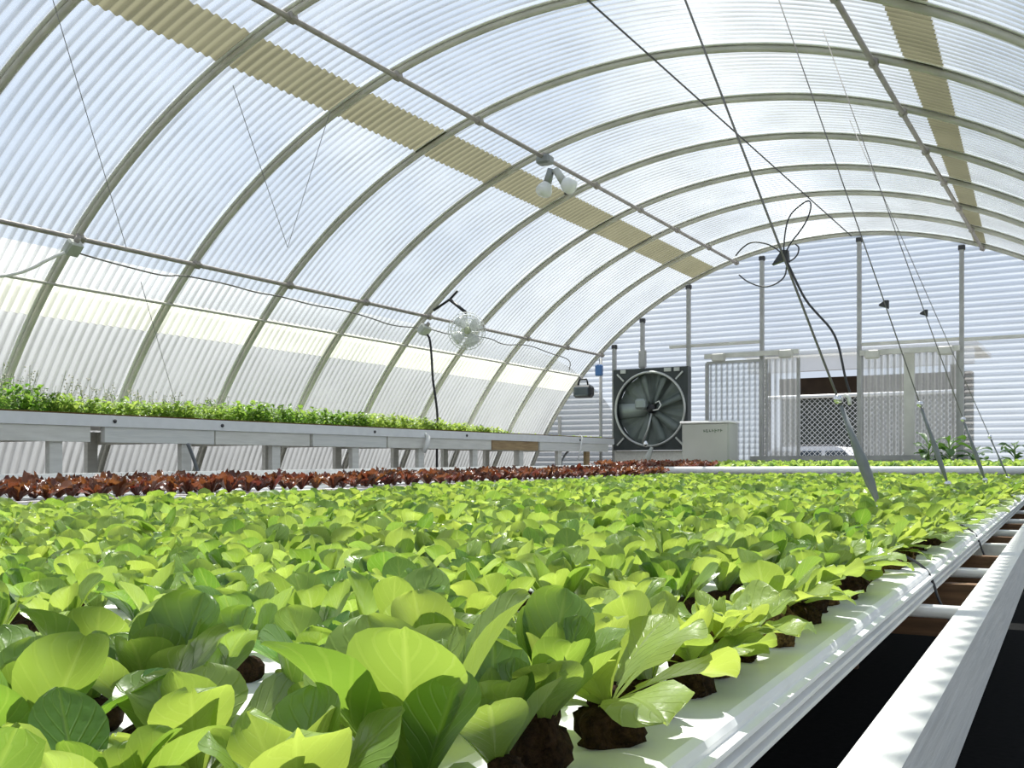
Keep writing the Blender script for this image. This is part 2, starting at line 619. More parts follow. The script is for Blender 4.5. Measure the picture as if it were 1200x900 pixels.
# purlins
for nm, deg, rad, lab, mat, dr in (
        ('A', -43.5, .016, 'lengthwise steel purlin pipe carrying the cable above the seedling bench', 'purlin', .037),
        ('B', -48.5, .010, 'thin lengthwise rod along the top of the white overlap strip', 'hoop', .03),
        ('L', -15.9, .017, 'lengthwise purlin pipe with the twin floodlight hanging from it', 'purlin', .037),
        ('C', 2.3, .006, 'thin dark cable line running along the ridge of the roof', 'cable', .03),
        ('P', 20.9, .017, 'lengthwise purlin pipe beside the far yellowed roof strip', 'purlin', .037)):
    t = thing('purlin_pipe', arch(deg, Y0, R - dr), lab, 'purlin', 'lengthwise pipes tying the hoops')
    MB().tube([arch(deg, Y0, R - dr), arch(deg, D - .02, R - dr)], rad, 8).build('pipe', M[mat], t, True)
    if nm in 'ALP':
        for k, y in enumerate(hoop_y[:12]):
            MB().rbox(arch(deg, y, R - dr + .006), (.05, .06, .05), .008, Matrix.Rotation(math.radians(deg), 3, 'Y')).build('clamp', M['purlin'], t)

# ------------------------------------------------------------------ end wall
XO0, XO1 = at(896, 500, D).x, at(1124, 500, D).x          # door opening
ZH = at(1000, 415, D).z                                    # its head
ZS = at(1000, 538, D).z                                    # sill


def end_wall():
    per = 8
    nz = int((CZC + R) / WAVE * per)
    zs = np.linspace(0, CZC + R - .02, nz)
    V, Q = [], []

    def strip(x0f, x1f, sel):
        base = len(V)
        for z in sel:
            y = D + .03 + AMP * math.sin(2 * PI * z / WAVE)
            V.append((x0f(z), y, z))
            V.append((x1f(z), y, z))
        for i in range(len(sel) - 1):
            j = base + 2 * i
            Q.append((j, j + 1, j + 3, j + 2))
    half = lambda z: math.sqrt(max(0, (R - .005) ** 2 - (z - CZC) ** 2))
    low = [z for z in zs if z <= ZH]
    up = [z for z in zs if z >= low[-1]]
    strip(lambda z: CX - half(z), lambda z: XO0, low)
    strip(lambda z: XO1, lambda z: CX + half(z), low)
    strip(lambda z: CX - half(z), lambda z: CX + half(z), up)
    return link('wall_end', np_mesh('wall_end', V, Q, M['endpanel']))


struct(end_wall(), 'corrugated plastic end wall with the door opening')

posts = [(656, 488, 'short steel stub under the end hoop behind the seedling bench end'),
         (720, 404, 'steel wall stud at the bench side of the big exhaust fan'),
         (753, 373, 'steel pipe standing on top of the exhaust fan frame'),
         (807, 333, 'steel wall stud between the exhaust fan and the pale sliding door'),
         (893, 300, 'steel wall stud at the fan side of the doorway'),
         (1007, 278, 'tall steel wall stud rising through the middle of the doorway'),
         (1127, 287, 'steel wall stud at the far side of the doorway')]
YP = D - .03
for px, py, lab in posts:
    top = at(px, py, YP)
    top.z = min(top.z, CZC + math.sqrt((R - .03) ** 2 - (top.x - CX) ** 2))
    bot = Vector((top.x, YP, at(753, 432, YP).z if px == 753 else 0))
    t = thing('wall_stud', bot, lab, 'stud', 'vertical steel studs of the end wall')
    r = .022 if px != 656 else .018
    MB().bar(bot, top, r * 2, r * 2, Vector((0, 1, 0))).build('pipe', M['frame'], t)
    if px != 656:
        MB().rbox(top - Vector((0, .0, .03)), (.07, .05, .06), .01).build('top_clamp', M['cable'], t)
    if px == 753:
        MB().rbox(bot + Vector((0, 0, .12)), (.09, .06, .22), .01).build('foot_bracket', M['frame'], t)
# pole with the blue box
pb = at(704, 420, D - .12)
t = thing('conduit_pole', (pb.x, pb.y, 0), 'grey conduit pole carrying a small blue box beside the exhaust fan', 'pole')
MB().tube([(pb.x, pb.y, 0), pb], .02, 10).build('pipe', M['frame'], t, True)
c = at(702, 434, D - .18)
MB().rbox(c, (.085, .08, .14), .012).build('switch_box', M['blue'], t)['label'] = 'blue switch box'
# girts
for (a, b_, lab) in (((785, 407), (893, 406), 'thin horizontal rail of the end wall above the pale sliding door'),
                     ((1008, 404), (1127, 399), 'thin horizontal rail of the end wall above the doorway'),
                     ((1128, 398), (1330, 390), 'thin horizontal rail of the end wall beyond the doorway')):
    p, q = at(*a, D - .02), at(*b_, D - .02)
    q.z = p.z
    t = MB().bar(p, q, .04, .035).build('wall_rail', M['framelight'])
    tag(t, lab, 'rail', 'horizontal rails of the end wall')
# door tracks
for (a, b_, rolls, lab) in (((826, 418), (936, 414), (842, 921), 'sliding door track with a roller over the pale panel beside the fan'),
                            ((1008, 414), (1125, 408), (1022, 1108), 'sliding door track with two rollers over the double door panel')):
    p, q = at(*a, D - .08), at(*b_, D - .08)
    q.z = p.z
    t = thing('door_track', p, lab, 'track', 'sliding door tracks')
    MB().bar(p, q, .05, .055).build('rail', M['framelight'], t)
    for rx in rolls:
        c = at(rx, 415, D - .1)
        c.z = p.z - .02
        MB().rbox(c, (.16, .07, .10), .015).build('roller', M['framelight'], t)


def corrug_panel(x0, x1, z0, z1, y, mat, name, parent, amp=.008, wave=.0675, per=8):
    n = int((x1 - x0) / wave * per)
    V, Q = [], []
    for x in np.linspace(x0, x1, n):
        yy = y + amp * math.sin(2 * PI * x / wave)
        V += [(x - parent.location.x, yy - parent.location.y, z0 - parent.location.z), (x - parent.location.x, yy - parent.location.y, z1 - parent.location.z)]
    for i in range(n - 1):
        Q.append((2 * i, 2 * i + 2, 2 * i + 3, 2 * i + 1))
    return link(name, np_mesh(name, V, Q, mat), parent)


def door(px0, px1, pyt, y, lab, stile=None):
    x0, x1 = at(px0, 480, y).x, at(px1, 480, y).x
    z1 = at((px0 + px1) / 2, pyt, y).z
    z0 = .06
    t = thing('sliding_door', ((x0 + x1) / 2, y, 0), lab, 'door', 'sliding doors of the end wall')
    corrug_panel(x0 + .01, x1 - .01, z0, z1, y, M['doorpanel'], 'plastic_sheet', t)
    for x in (x0, x1):
        MB().box((x, y - .012, (z0 + z1) / 2), (.035, .04, z1 - z0)).build('stile', M['frame'], t)
    zs = [(z0, 'bottom_rail', 'frame'), (z1, 'top_rail', 'frame'), (ZS - .02, 'lock_rail', 'frame')]
    for z, nm, mm in zs:
        MB().box(((x0 + x1) / 2, y - .012, z), (x1 - x0, .035, .03)).build(nm, M[mm], t)
    if stile:
        x = at(stile, 480, y).x
        MB().box((x, y - .012, (z0 + z1) / 2), (.11, .045, z1 - z0)).build('middle_stile', M['framelight'], t)
    return t


door(829, 892, 424, D - .07, 'pale corrugated sliding door pushed back against the wall beside the white cabinet')
door(898, 936, 418, D + .09, 'narrow corrugated door panel at the fan side of the open gap')
door(1009, 1123, 412, D + .09, 'wide double corrugated door panel on the far side of the open gap', 1066)
p, q = at(880, 537, D - .1), at(1135, 537, D - .1)
q.z = p.z
tag(MB().bar(p, q, .07, .05).build('sill_board', M['frame']), 'grey sill bar crossing low before the doorway', 'sill bar')

# ------------------------------------------------------------------ exhaust fan
YF = D - .10
fa, fb = at(721, 434, YF), at(808, 527, YF)
fc = (fa + fb) / 2
fw, fh = fb.x - fa.x, fa.z - fb.z
t = thing('exhaust_fan', (fc.x, YF, fb.z), 'large dark square exhaust fan with a round opening in the end wall', 'fan')
rad = fw * .463
# housing: square plate with a round hole, 0.12 deep
n = 48
vs, fs = [], []
hw, hh = fw / 2, fh / 2
for dy in (-.06, .06):
    for k in range(n):
        a = 2 * PI * k / n
        vs.append((fc.x + rad * math.cos(a), YF + dy, fc.z + rad * math.sin(a)))
    for k in range(n):
        a = 2 * PI * k / n
        ca, sa = math.cos(a), math.sin(a)
        m_ = max(abs(ca), abs(sa))
        vs.append((fc.x + hw * ca / m_, YF + dy, fc.z + hh * sa / m_))
for k in range(n):
    j = (k + 1) % n
    fs += [(k, j, n + j, n + k), (2 * n + j, 2 * n + k, 3 * n + k, 3 * n + j), (n + k, n + j, 3 * n + j, 3 * n + k), (j, k, 2 * n + k, 2 * n + j)]
MB().add(vs, fs).build('housing', M['fanbox'], t)
MB().tube([(fc.x + rad * math.cos(a), YF - .065, fc.z + rad * math.sin(a)) for a in np.linspace(0, 2 * PI, 60, endpoint=False)], .016, 8, closed=True).build('ring', M['fanring'], t, True)
# shutter behind: radial pleated disc
vs, fs = [(fc.x, YF + .05, fc.z)], []
for k in range(n):
    a = 2 * PI * k / n
    vs.append((fc.x + rad * math.cos(a), YF + .05 + (.02 if k % 4 < 2 else 0), fc.z + rad * math.sin(a)))
for k in range(n):
    fs.append((0, 1 + (k + 1) % n, 1 + k))
MB().add(vs, fs).build('shutter', M['fanback'], t)


def fan_blade(mb, c, ang, r0, r1, w0, w1, y, tilt, th=.006):
    rd = Vector((math.cos(ang), 0, math.sin(ang)))
    tg = Vector((-math.sin(ang), 0, math.cos(ang)))
    vs = []
    k = 7
    for i in range(k):
        u = i / (k - 1)
        r = r0 + (r1 - r0) * u
        w = w0 + (w1 - w0) * (u ** .7)
        tl = tilt * (1 - .45 * u)
        cc = Vector(c) + rd * r + Vector((0, y, 0))
        off = tg * (math.cos(tl) * w / 2) + Vector((0, math.sin(tl) * w / 2, 0))
        nn = Vector((0, th / 2, 0))
        vs += [cc - off - nn, cc + off - nn, cc + off + nn, cc - off + nn]
    fs = [(0, 1, 2, 3), tuple((k - 1) * 4 + j for j in (3, 2, 1, 0))]
    for i in range(k - 1):
        for j in range(4):
            j2 = (j + 1) % 4
            fs.append((i * 4 + j, i * 4 + 4 + j, i * 4 + 4 + j2, i * 4 + j2))
    mb.add(vs, fs)
    return mb


for k, ang in enumerate((180, 105, 66, 20, -38, -72, -110)):
    bl = fan_blade(MB(), fc, math.radians(ang + 2), .05, rad * .97, .14 if k == 0 else .07, .19 if k == 0 else .12, -.0, .25 if k == 0 else .7)
    bl.build('blade', M['blade'] if k == 0 else M['fanback'], t, True)
MB().lathe(fc + Vector((.02, -.09, 0)), (0, 1, 0), [(0, 0), (.05, 0), (.055, .02), (.055, .11), (.03, .13), (0, .13)], 20).build('hub', M['black'], t, True)
MB().rbox(fc + Vector((-.1, -.1, .06)), (.14, .1, .13), .025).build('motor', M['blade'], t)
MB().tube([fc + Vector((.06, -.1, -.02)), fc + Vector((.13, -.12, -.015)), fc + Vector((.17, -.12, .04)), fc + Vector((.14, -.11, .09)), fc + Vector((.09, -.1, .07))], .008, 6).build('motor_cord', M['whitecable'], t, True)
MB().tube([fc + Vector((.04, -.1, -.06)), fc + Vector((.0, -.12, -.25)), fc + Vector((-.07, -.13, -.43))], .012, 8).build('strut', M['fanring'], t, True)
for sx, sz in ((-1, 1), (1, 1), (-1, -1), (1, -1)):
    q = Vector((fc.x + sx * hw * .88, YF - .07, fc.z + sz * hh * .88))
    MB().bar(q, q + Vector((-sx * .09, 0, -sz * .09)), .02, .02, Vector((0, 1, 0))).build('corner_brace', M['fanring'], t)
for dx, w in ((-.36, .07), (.24, .09), (.36, .07)):
    MB().box((fc.x + dx * fw, YF - .065, fc.z + hh - .03), (w, .02, .045)).build('mounting_tab', M['boxgrey'], t)
# board under the fan
tag(MB().box((fc.x, D - .07, fb.z - .10), (fw * 1.02, .05, .19)).build('fan_shelf_board', M['grey_paint']), 'pale board below the exhaust fan on the end wall', 'board')
# leaning white-tipped stick before the fan
p, q = at(764, 524, D - .35), at(757, 545, D - .35)
t = thing('grey_hook_strap', at(757, 548, D - .35), 'grey strap with a bright clip hanging before the exhaust fan', 'strap')
MB().tube([at(764, 524, D - .35), at(759, 536, D - .35), at(755, 556, D - .35), at(753, 662, D - .35)], [.02, .045, .05, .05], 8).build('strap', M['boxgrey'], t, True)
MB().lathe(at(757, 520, D - .35), (0, 0, 1), [(0, -.04), (.03, -.03), (.035, 0), (.02, .03), (0, .04)], 10).build('clip', M['chrome'], t, True)

# white cabinet
ya = 11.15
p, q = at(799, 494, ya), at(855, 538, ya)
x0, x1, z1 = p.x, q.x, at(820, 496, ya).z
yb = ya + .30
t = thing('electrical_cabinet', ((x0 + x1) / 2, ya, .0), 'off-white square cabinet with a dark printed mark standing beside the fan', 'cabinet')
MB().rbox(((x0 + x1) / 2, (ya + yb) / 2, (z1 + .72) / 2), (x1 - x0, yb - ya, z1 - .72), .012).build('body', M['boxwhite'], t)
MB().rbox(((x0 + x1) / 2, ya - .012, (z1 + .75) / 2), (x1 - x0 - .03, .02, z1 - .77), .006).build('front_panel', M['boxwhite'], t)
MB().rbox(((x0 + x1) / 2, (ya + yb) / 2 - .01, z1 + .01), (x1 - x0 + .03, yb - ya + .05, .025), .008).build('top_lip', M['fascia'], t)
for sx in (x0 + .05, x1 - .05):
    for yy in (ya + .05, yb - .05):
        MB().box((sx, yy, .36), (.05, .05, .72)).build('leg', M['boxwhite'], t)
mk = MB()
rr = random.Random(3)
xa, xb = at(824, 505, ya).x, at(847, 505, ya).x
zz = at(835, 505, ya).z
for k in range(7):
    xx = xa + (xb - xa) * (k + .5) / 7
    h = rr.uniform(.022, .045)
    mk.box((xx, ya - .024, zz + rr.uniform(-.006, .006)), (.007, .003, h))
    mk.box((xx + .009, ya - .024, zz + rr.uniform(-.012, .012)), (.018, .003, .009))
mk.build('printed_mark', M['smudge'], t)

# black floodlight hung beside the end hoop
YB = 11.7
c = at(684, 459, YB)
t = thing('black_floodlight', c - Vector((0, 0, .09)), 'black box floodlight on a bent yoke near the end hoop', 'floodlight')
MB().rbox(c, (.25, .14, .155), .03).build('lamp_body', M['black'], t)
MB().rbox(c + Vector((0, -.075, 0)), (.20, .02, .11), .012).build('lens', M['carglass'], t)
MB().tube([c + Vector((-.08, 0, .07)), c + Vector((-.07, 0, .13)), c + Vector((-.06, 0, .155)), c + Vector((.04, 0, .155)), c + Vector((.05, 0, .13)), c + Vector((.06, 0, .07))], .011, 8).build('yoke', M['black'], t, True)
ang = math.degrees(math.atan2(c.x - .15 - CX, c.z - CZC))
MB().tube([c + Vector((-.02, 0, .155)), c + Vector((-.1, .1, .2)), arch(ang, D - .1, R - .12)], .01, 8).build('hanger_arm', M['black'], t, True)

# circulation fan on the left side
YC = 8.2
c = at(547, 388, YC)
nrm = (Vector((0, 0, CZ)) - c)
nrm.z = 0
nrm = (nrm.normalized() + Vector((.15, 0, -.05))).normalized()
ux = Vector((0, 0, 1)).cross(nrm).normalized()
uz = nrm.cross(ux)
t = thing('circulation_fan', c - Vector((0, 0, .18)), 'small round white circulation fan hung on a black arm under the purlin', 'fan')
g = MB()
for rr_, dep in ((.175, 0), (.15, .035), (.115, .05), (.075, .055), (.04, .055)):
    for sgn in ((1, -1) if rr_ < .17 else (1,)):
        g.tube([c + (ux * math.cos(a) + uz * math.sin(a)) * rr_ + nrm * dep * sgn for a in np.linspace(0, 2 * PI, 32, endpoint=False)], .0035, 5, closed=True)
for k in range(28):
    a = 2 * PI * k / 28
    for sgn in (1, -1):
        g.tube([c + (ux * math.cos(a) + uz * math.sin(a)) * q + nrm * dq * sgn for q, dq in ((.175, 0), (.15, .035), (.115, .05), (.04, .055))], .0022, 4, cap=False)
g.build('wire_guard', M['fanwhite'], t, True)
for k in range(4):
    a0 = PI / 2 * k + .6
    vs = []
    for i in range(6):
        u = i / 5
        rr_ = .03 + .125 * u
        w = .32 + .38 * math.sin(PI * (.15 + .75 * u))
        for s in (-1, 1):
            aa = a0 + s * w * .8
            vs.append(c + (ux * math.cos(aa) + uz * math.sin(aa)) * rr_ + nrm * (.016 * s))
    nb = len(vs)
    vs += [v - nrm * .004 for v in vs]
    fs = []
    for i in range(5):
        j = 2 * i
        fs += [(j, j + 1, j + 3, j + 2), (nb + j, nb + j + 2, nb + j + 3, nb + j + 1), (j, j + 2, nb + j + 2, nb + j), (j + 1, nb + j + 1, nb + j + 3, j + 3)]
    fs += [(0, nb, nb + 1, 1), (10, 11, nb + 11, nb + 10)]
    MB().add(vs, fs).build('blade', M['fanwhite'], t, True)
MB().lathe(c, nrm, [(0, -.11), (.045, -.105), (.05, -.07), (.05, -.03), (.03, .0), (.03, .03), (.02, .045), (0, .05)], 16).build('motor', M['fanmotor'], t, True)
hp = on_arch(527, 351, R - .03)
MB().tube([hp, c + uz * .17 - nrm * .02], .016, 8).build('arm', M['black'], t, True)
MB().tube([on_arch(536, 341, R - .035), hp, on_arch(508, 364, R - .035)], .012, 8).build('arm_strap', M['black'], t, True)
MB().tube([c + uz * .17 - nrm * .02, c - nrm * .09], .01, 6).build('bracket', M['fanwhite'], t, True)

# twin floodlight under the ridge-side purlin
t0 = arch(-15.9, hoop_y[5], R - .06)
t = thing('twin_floodlight', t0, 'twin white floodlight fitting hanging from the purlin below the yellowed strip', 'lamp')
k_ = hoop_y[5] - .05
MB().rbox(t0, (.12, .10, .07), .015).build('junction_base', M['lamp'], t)
a, b_ = at(646, 198, k_), at(641, 216, k_)
MB().tube([a, b_], [.028, .034], 12).build('lamp_holder', M['lamp'], t, True)
MB().lathe(b_, (b_ - a).normalized() + Vector((-.1, -.2, 0)), [(.035, -.01), (.06, .03), (.068, .06), (.058, .085), (.035, .10), (0, .104)], 18).build('bulb', M['glass'], t, True)
a, b_ = at(651, 199, k_), at(662, 215, k_)
MB().tube([a, b_], [.028, .036], 12).build('lamp_holder', M['boxgrey'], t, True)
MB().lathe(b_, (b_ - a).normalized() + Vector((.5, .2, .2)), [(.04, -.015), (.062, .02), (.066, .05), (.055, .08), (.03, .095), (0, .098)], 18).build('bulb', M['glass'], t, True)
MB().tube([at(662, 212, k_), at(663, 228, k_)], .012, 6).build('tilt_screw', M['cable'], t, True)


def box_on_arch(px, py, lab, s, extra=None):
    c = on_arch(px, py, R - .09)
    ang = math.degrees(math.atan2(c.x - CX, c.z - CZC))
    rot = Matrix.Rotation(math.radians(ang), 3, 'Y')
    t = thing('junction_box', c, lab, 'junction box', 'electrical boxes on the purlin')
    MB().rbox(c, s, .012, rot).build('box', M['boxgrey'], t)
    MB().rbox(c - (rot @ Vector((0, 0, s[2] / 2))), (s[0] * .9, s[1] * .9, .012), .004, rot).build('cover', M['boxgrey'], t)
    MB().lathe(c, rot @ Vector((1, 0, 0)), [(.018, s[0] / 2), (.018, s[0] / 2 + .03), (0, s[0] / 2 + .03)], 10).build('connector', M['purlin'], t, True)
    return t, c


box_on_arch(85, 290, 'grey metal junction box under the purlin, with a white cable looping off', (.10, .10, .06))
box_on_arch(497, 386, 'small grey junction box beside the round white fan, black cord dropping from it', (.10, .12, .07))
A_ = lambda px, py, d=.075: on_arch(px, py, R - d)


def cable(name, pts, r, mat, lab, cat, group=None, smooth=3):
    pts = [Vector(p) for p in pts]
    for _ in range(smooth):
        q = [pts[0]]
        for i in range(len(pts) - 1):
            q += [pts[i].lerp(pts[i + 1], .25), pts[i].lerp(pts[i + 1], .75)]
        q.append(pts[-1])
        pts = q
    o = MB().tube(pts, r, 6).build(name, M[mat], None, True, base=pts[0])
    return tag(o, lab, cat, group)


cable('electric_cable', [A_(*p) for p in ((90, 296), (120, 305), (150, 313), (193, 324), (213, 322), (267, 333), (300, 343), (328, 347), (367, 358), (400, 363), (433, 372), (460, 382), (490, 384))],
      .006, 'greycable', 'thin grey cable sagging along the purlin between the two junction boxes', 'cable', 'cables along the purlin', 2)
cable('electric_cable', [A_(*p) for p in ((505, 386), (530, 393), (573, 395), (590, 405), (617, 403), (647, 415), (662, 419), (669, 424), (667, 434))],
      .006, 'greycable', 'thin cable wavering from the round white fan towards the end wall', 'cable', 'cables along the purlin', 2)
cable('electric_cable', [A_(*p, .12) for p in ((-60, 318), (-20, 325), (10, 323), (35, 316), (58, 303), (76, 296))],
      .012, 'whitecable', 'thick white cable looping into the first junction box', 'cable', 'cables along the purlin', 2)
yy = 8.0
cable('power_cord', [at(*p, yy) for p in ((501, 392), (504, 398), (506, 420), (507, 445), (511, 470), (513, 490), (512, 520), (512, 560))], .011, 'black',
      'black cord dropping from the small junction box down past the seedling bench', 'cord')

# wires slanting from the roof down to the edge of the lettuce bed
def roof_point(px, py, Y, px2, py2):
    """follow the image line through two points up to the roof in the cross-section at Y"""
    a, b_ = at(px, py, Y), at(px2, py2, Y)
    d = (a - b_).normalized()
    rr = R - .02
    o = Vector((b_.x - CX, 0, b_.z - CZC))
    bb = o.x * d.x + o.z * d.z
    cc = o.x ** 2 + o.z ** 2 - rr ** 2
    return b_ + d * (-bb + math.sqrt(bb * bb - cc))


wires = [(3.0, (918, 300), (1033, 600), 1.25, 'nearest slanting wire, with a dark hub and looped cables high up'),
         (4.45, (1007, 270), (1103, 545), 1.0, 'second slanting wire, hooked down in front of the double door panel'),
         (5.8, (1040, 245), (1148, 545), .9, 'third slanting wire, ending beside the dark leafy plants'),
         (7.6, (1095, 365), (1176, 548), .8, 'farthest slanting wire, crossing the end wall past the doorway')]
for Y, a, b_, sc, lab in wires:
    top = roof_point(*a, Y, *b_)
    bot = at(*b_, Y)
    top.y = Y
    d = (bot - top).normalized()
    bot = bot + d * .08
    t = thing('suspension_wire', bot, lab, 'wire', 'slanting wires from the roof to the lettuce bed')
    MB().tube([top, bot], (.0036 if Y < 4 else .0026), 6).build('steel_wire', M['greycable'], t, True)
    n1, n2 = {3.0: ((1006, 512), (1022, 566)), 4.45: ((1094, 505), (1107, 545)), 5.8: ((1145, 515), (1153, 545)), 7.6: ((1172, 530), (1177, 548))}[Y]
    p, q = at(*n1, Y), at(*n2, Y)
    pr = lambda v: top + d * (v - top).dot(d)
    p, q = pr(p), pr(q)
    w = .016 * (1 if Y < 4 else .7 if Y < 7 else .45)
    MB().tube([p - d * .10, p, p.lerp(q, .5), q, q + d * .06], [.006, w * .6, w, w * .85, .005], 8).build('rubber_sleeve', M['sleeve'], t, True)
    for qq in (p - d * .12, q + d * .075):
        MB().lathe(qq, d, [(0, -.014), (.011, -.009), (.014, 0), (.011, .009), (0, .014)], 10).build('hook', M['chrome'], t, True)
    if Y < 4:
        h = at(918, 300, Y)
        MB().prism([(-.006, .018), (.012, .017), (.015, -.018), (.0, -.012), (-.034, -.022)], h, (1, 0, 0), (0, 0, 1), (0, .018, 0)).build('hub', M['cable'], t)
        for pts, nm in (([(918, 298), (920, 270), (925, 252), (938, 240), (948, 234), (951, 240), (948, 253), (940, 268), (926, 285), (920, 298)], 'cable_loop'),
                        ([(916, 297), (908, 290), (897, 285), (880, 283), (868, 292), (862, 300)], 'cable_loop'),
                        ([(921, 309), (934, 301), (937, 290), (932, 286)], 'cable_loop'),
                        ([(922, 312), (920, 325), (908, 334), (893, 337), (875, 330), (866, 322)], 'cable_loop'),
                        ([(922, 306), (933, 330), (944, 352), (958, 368), (975, 386), (983, 405), (987, 425), (991, 445), (996, 460)], 'loose_cable')):
            P_ = [at(*q, Y) for q in pts]
            for _ in range(2):
                Q_ = [P_[0]]
                for i in range(len(P_) - 1):
                    Q_ += [P_[i].lerp(P_[i + 1], .25), P_[i].lerp(P_[i + 1], .75)]
                P_ = Q_ + [P_[-1]]
            MB().tube(P_, .0022 if nm == 'cable_loop' else .0036, 6).build(nm, M['cable'], t, True)
        MB().tube([at(990, 462, Y), at(995, 466, Y), at(996, 474, Y)], .006, 6).build('cable_tip', M['whitecable'], t, True)
    elif Y < 7:
        h = pr(at(1038, 357, Y) if Y < 5 else at(1087, 366, Y))
        MB().prism([(-.026, .004), (.0, .02), (.013, .018), (.012, -.018), (.003, -.012), (-.026, -.002)], h, (1, 0, 0), (0, 0, 1), (0, .016, 0)).build('hub', M['cable'], t)
# fine strings on the left slope
for a, b_, lab in (((62, 0), (148, 290), 'fine string across the roof pane above the first junction box'),
                   ((273, 100), (337, 290), 'fine string slanting down the roof pane below the yellowed strip'),
                   ((387, 130), (337, 290), 'fine string meeting another at a point above the purlin'),
                   ((165, 330), (205, 470), 'fine string across the side panel above the flowering seedlings')):
    p, q = on_arch(*a, R - .10), on_arch(*b_, R - .05)
    o = MB().tube([p, q], .0022, 5).build('guy_string', M['wire'], None, True, base=p)
    tag(o, lab, 'string', 'fine strings across the roof panes')

# ------------------------------------------------------------------ lettuce bed frame of reference
TB = math.radians(1.6)
DV = Vector((-math.sin(TB), math.cos(TB), 0))
NV = Vector((-math.cos(TB), -math.sin(TB), 0))
v = ray(800, 887)
v = v * (.2 / -v.z)
O_ = Vector((v.x, v.y, 0))
SL = .0101
TC = O_.dot(DV)


def bed(s, t, z=0.):
    """s metres in from the rail-side channel edge, t metres along, z above the channel top"""
    p = O_ + NV * s + DV * t
    return Vector((p.x, p.y, CZ - .2 + SL * t + z))


T0, T1 = -1.6, 7.9
PITCH, NROW = .124, 22
up = Vector((0, 0, 1))


def extrude_profile(mb, prof, t0, t1, s0=0., flip=False):
    vs = [bed(s0 + a, t0, z) for a, z in prof] + [bed(s0 + a, t1, z) for a, z in prof]
    n = len(prof)
    fs = [(i, (i + 1) % n, n + (i + 1) % n, n + i) for i in range(n)]
    fs += [tuple(reversed(range(n))), tuple(range(n, 2 * n))]
    return mb.add(vs, fs)


W = PITCH - .004
chan = [(W, -.05), (W, -.006), (W - .006, 0), (.010, 0), (.003, -.003), (0, -.008)]
for k in range(3):
    z = -.0125 - k * .0125
    chan += [(0, z), (-.0075, z - .002), (-.0085, z - .0055), (-.006, z - .0085), (.003, z - .0105)]
chan += [(0, -.05)]
for k in range(NROW):
    s0 = k * PITCH
    where = 'ridged white growing channel along the open edge beside the rail' if k == 0 else 'white growing channel carrying the %s lettuce row in from the white rail' % nth(k + 1)
    c0 = bed(s0, T0, -.05)
    o = MB()
    extrude_profile(o, chan, T0, T1, s0)
    o = o.build('growing_channel', M['white_plastic'], None, False, base=c0)
    tag(o, where, 'growing channel', 'white channels of the lettuce bed')
bench = thing('growing_bench', bed(1.3, 0, 0) - Vector((0, 0, .95)), 'long wooden bench frame with a white edge rail, carrying the lettuce channels', 'bench')
# edge rail: a 2x4 on edge
MB().bar(bed(-.119, T0, -.046), bed(-.119, T1 - .4, -.046), .038, .092).build('side_rail', M['white_paint'], bench)['label'] = 'white-painted edge rail'
for k, tc in enumerate([q - TC for q in (2.32, 3.0, 3.75, 4.5, 5.3, 6.1, 7.0, 7.9)]):
    hgt = .11
    MB().bar(bed(-.10, tc, -.052 - hgt / 2), bed(NROW * PITCH + .02, tc, -.052 - hgt / 2), .04, hgt).build('joist', M['wood'], bench)['label'] = 'bare brown joist'
for k, tc in enumerate(q - TC for q in (1.98, 2.68, 3.42, 4.15, 4.9, 5.7)):
    if k == 2:
        MB().bar(bed(-.10, tc, -.052 - .07), bed(.5, tc, -.052 - .07), .09, .14).build('spacer_block', M['grey_paint'], bench)['label'] = 'grey-white block'
    else:
        MB().tube([bed(-.10, tc, -.066), bed(2.6, tc, -.066)], .012, 8).build('drain_pipe', M['white_plastic'], bench, True)['label'] = 'white cross pipe'
for tc in (.4, 3.2, 6.2, 8.2):
    for s in (.9, 2.5):
        p = bed(s, tc - TC, -.165)
        MB().bar(Vector((p.x, p.y, 0)), p, .09, .04, Vector((0, 1, 0))).build('leg', M['wood'], bench)
# black tie wires over the edge
for tc, ln in ((2.08, .12), (3.15, .12)):
    tt = tc - TC
    cable('tie_wire', [bed(.06, tt, .03), bed(.01, tt, .005), bed(-.006, tt + .0, -.02), bed(-.02, tt - .02, -.06), bed(-.05, tt - .03, -.11)], .0028, 'cable',
          'black tie wire looped over the %s of the edge channel' % ('near stretch' if tc < 2.5 else 'far stretch'), 'tie wire', 'tie wires on the edge channel', 2)


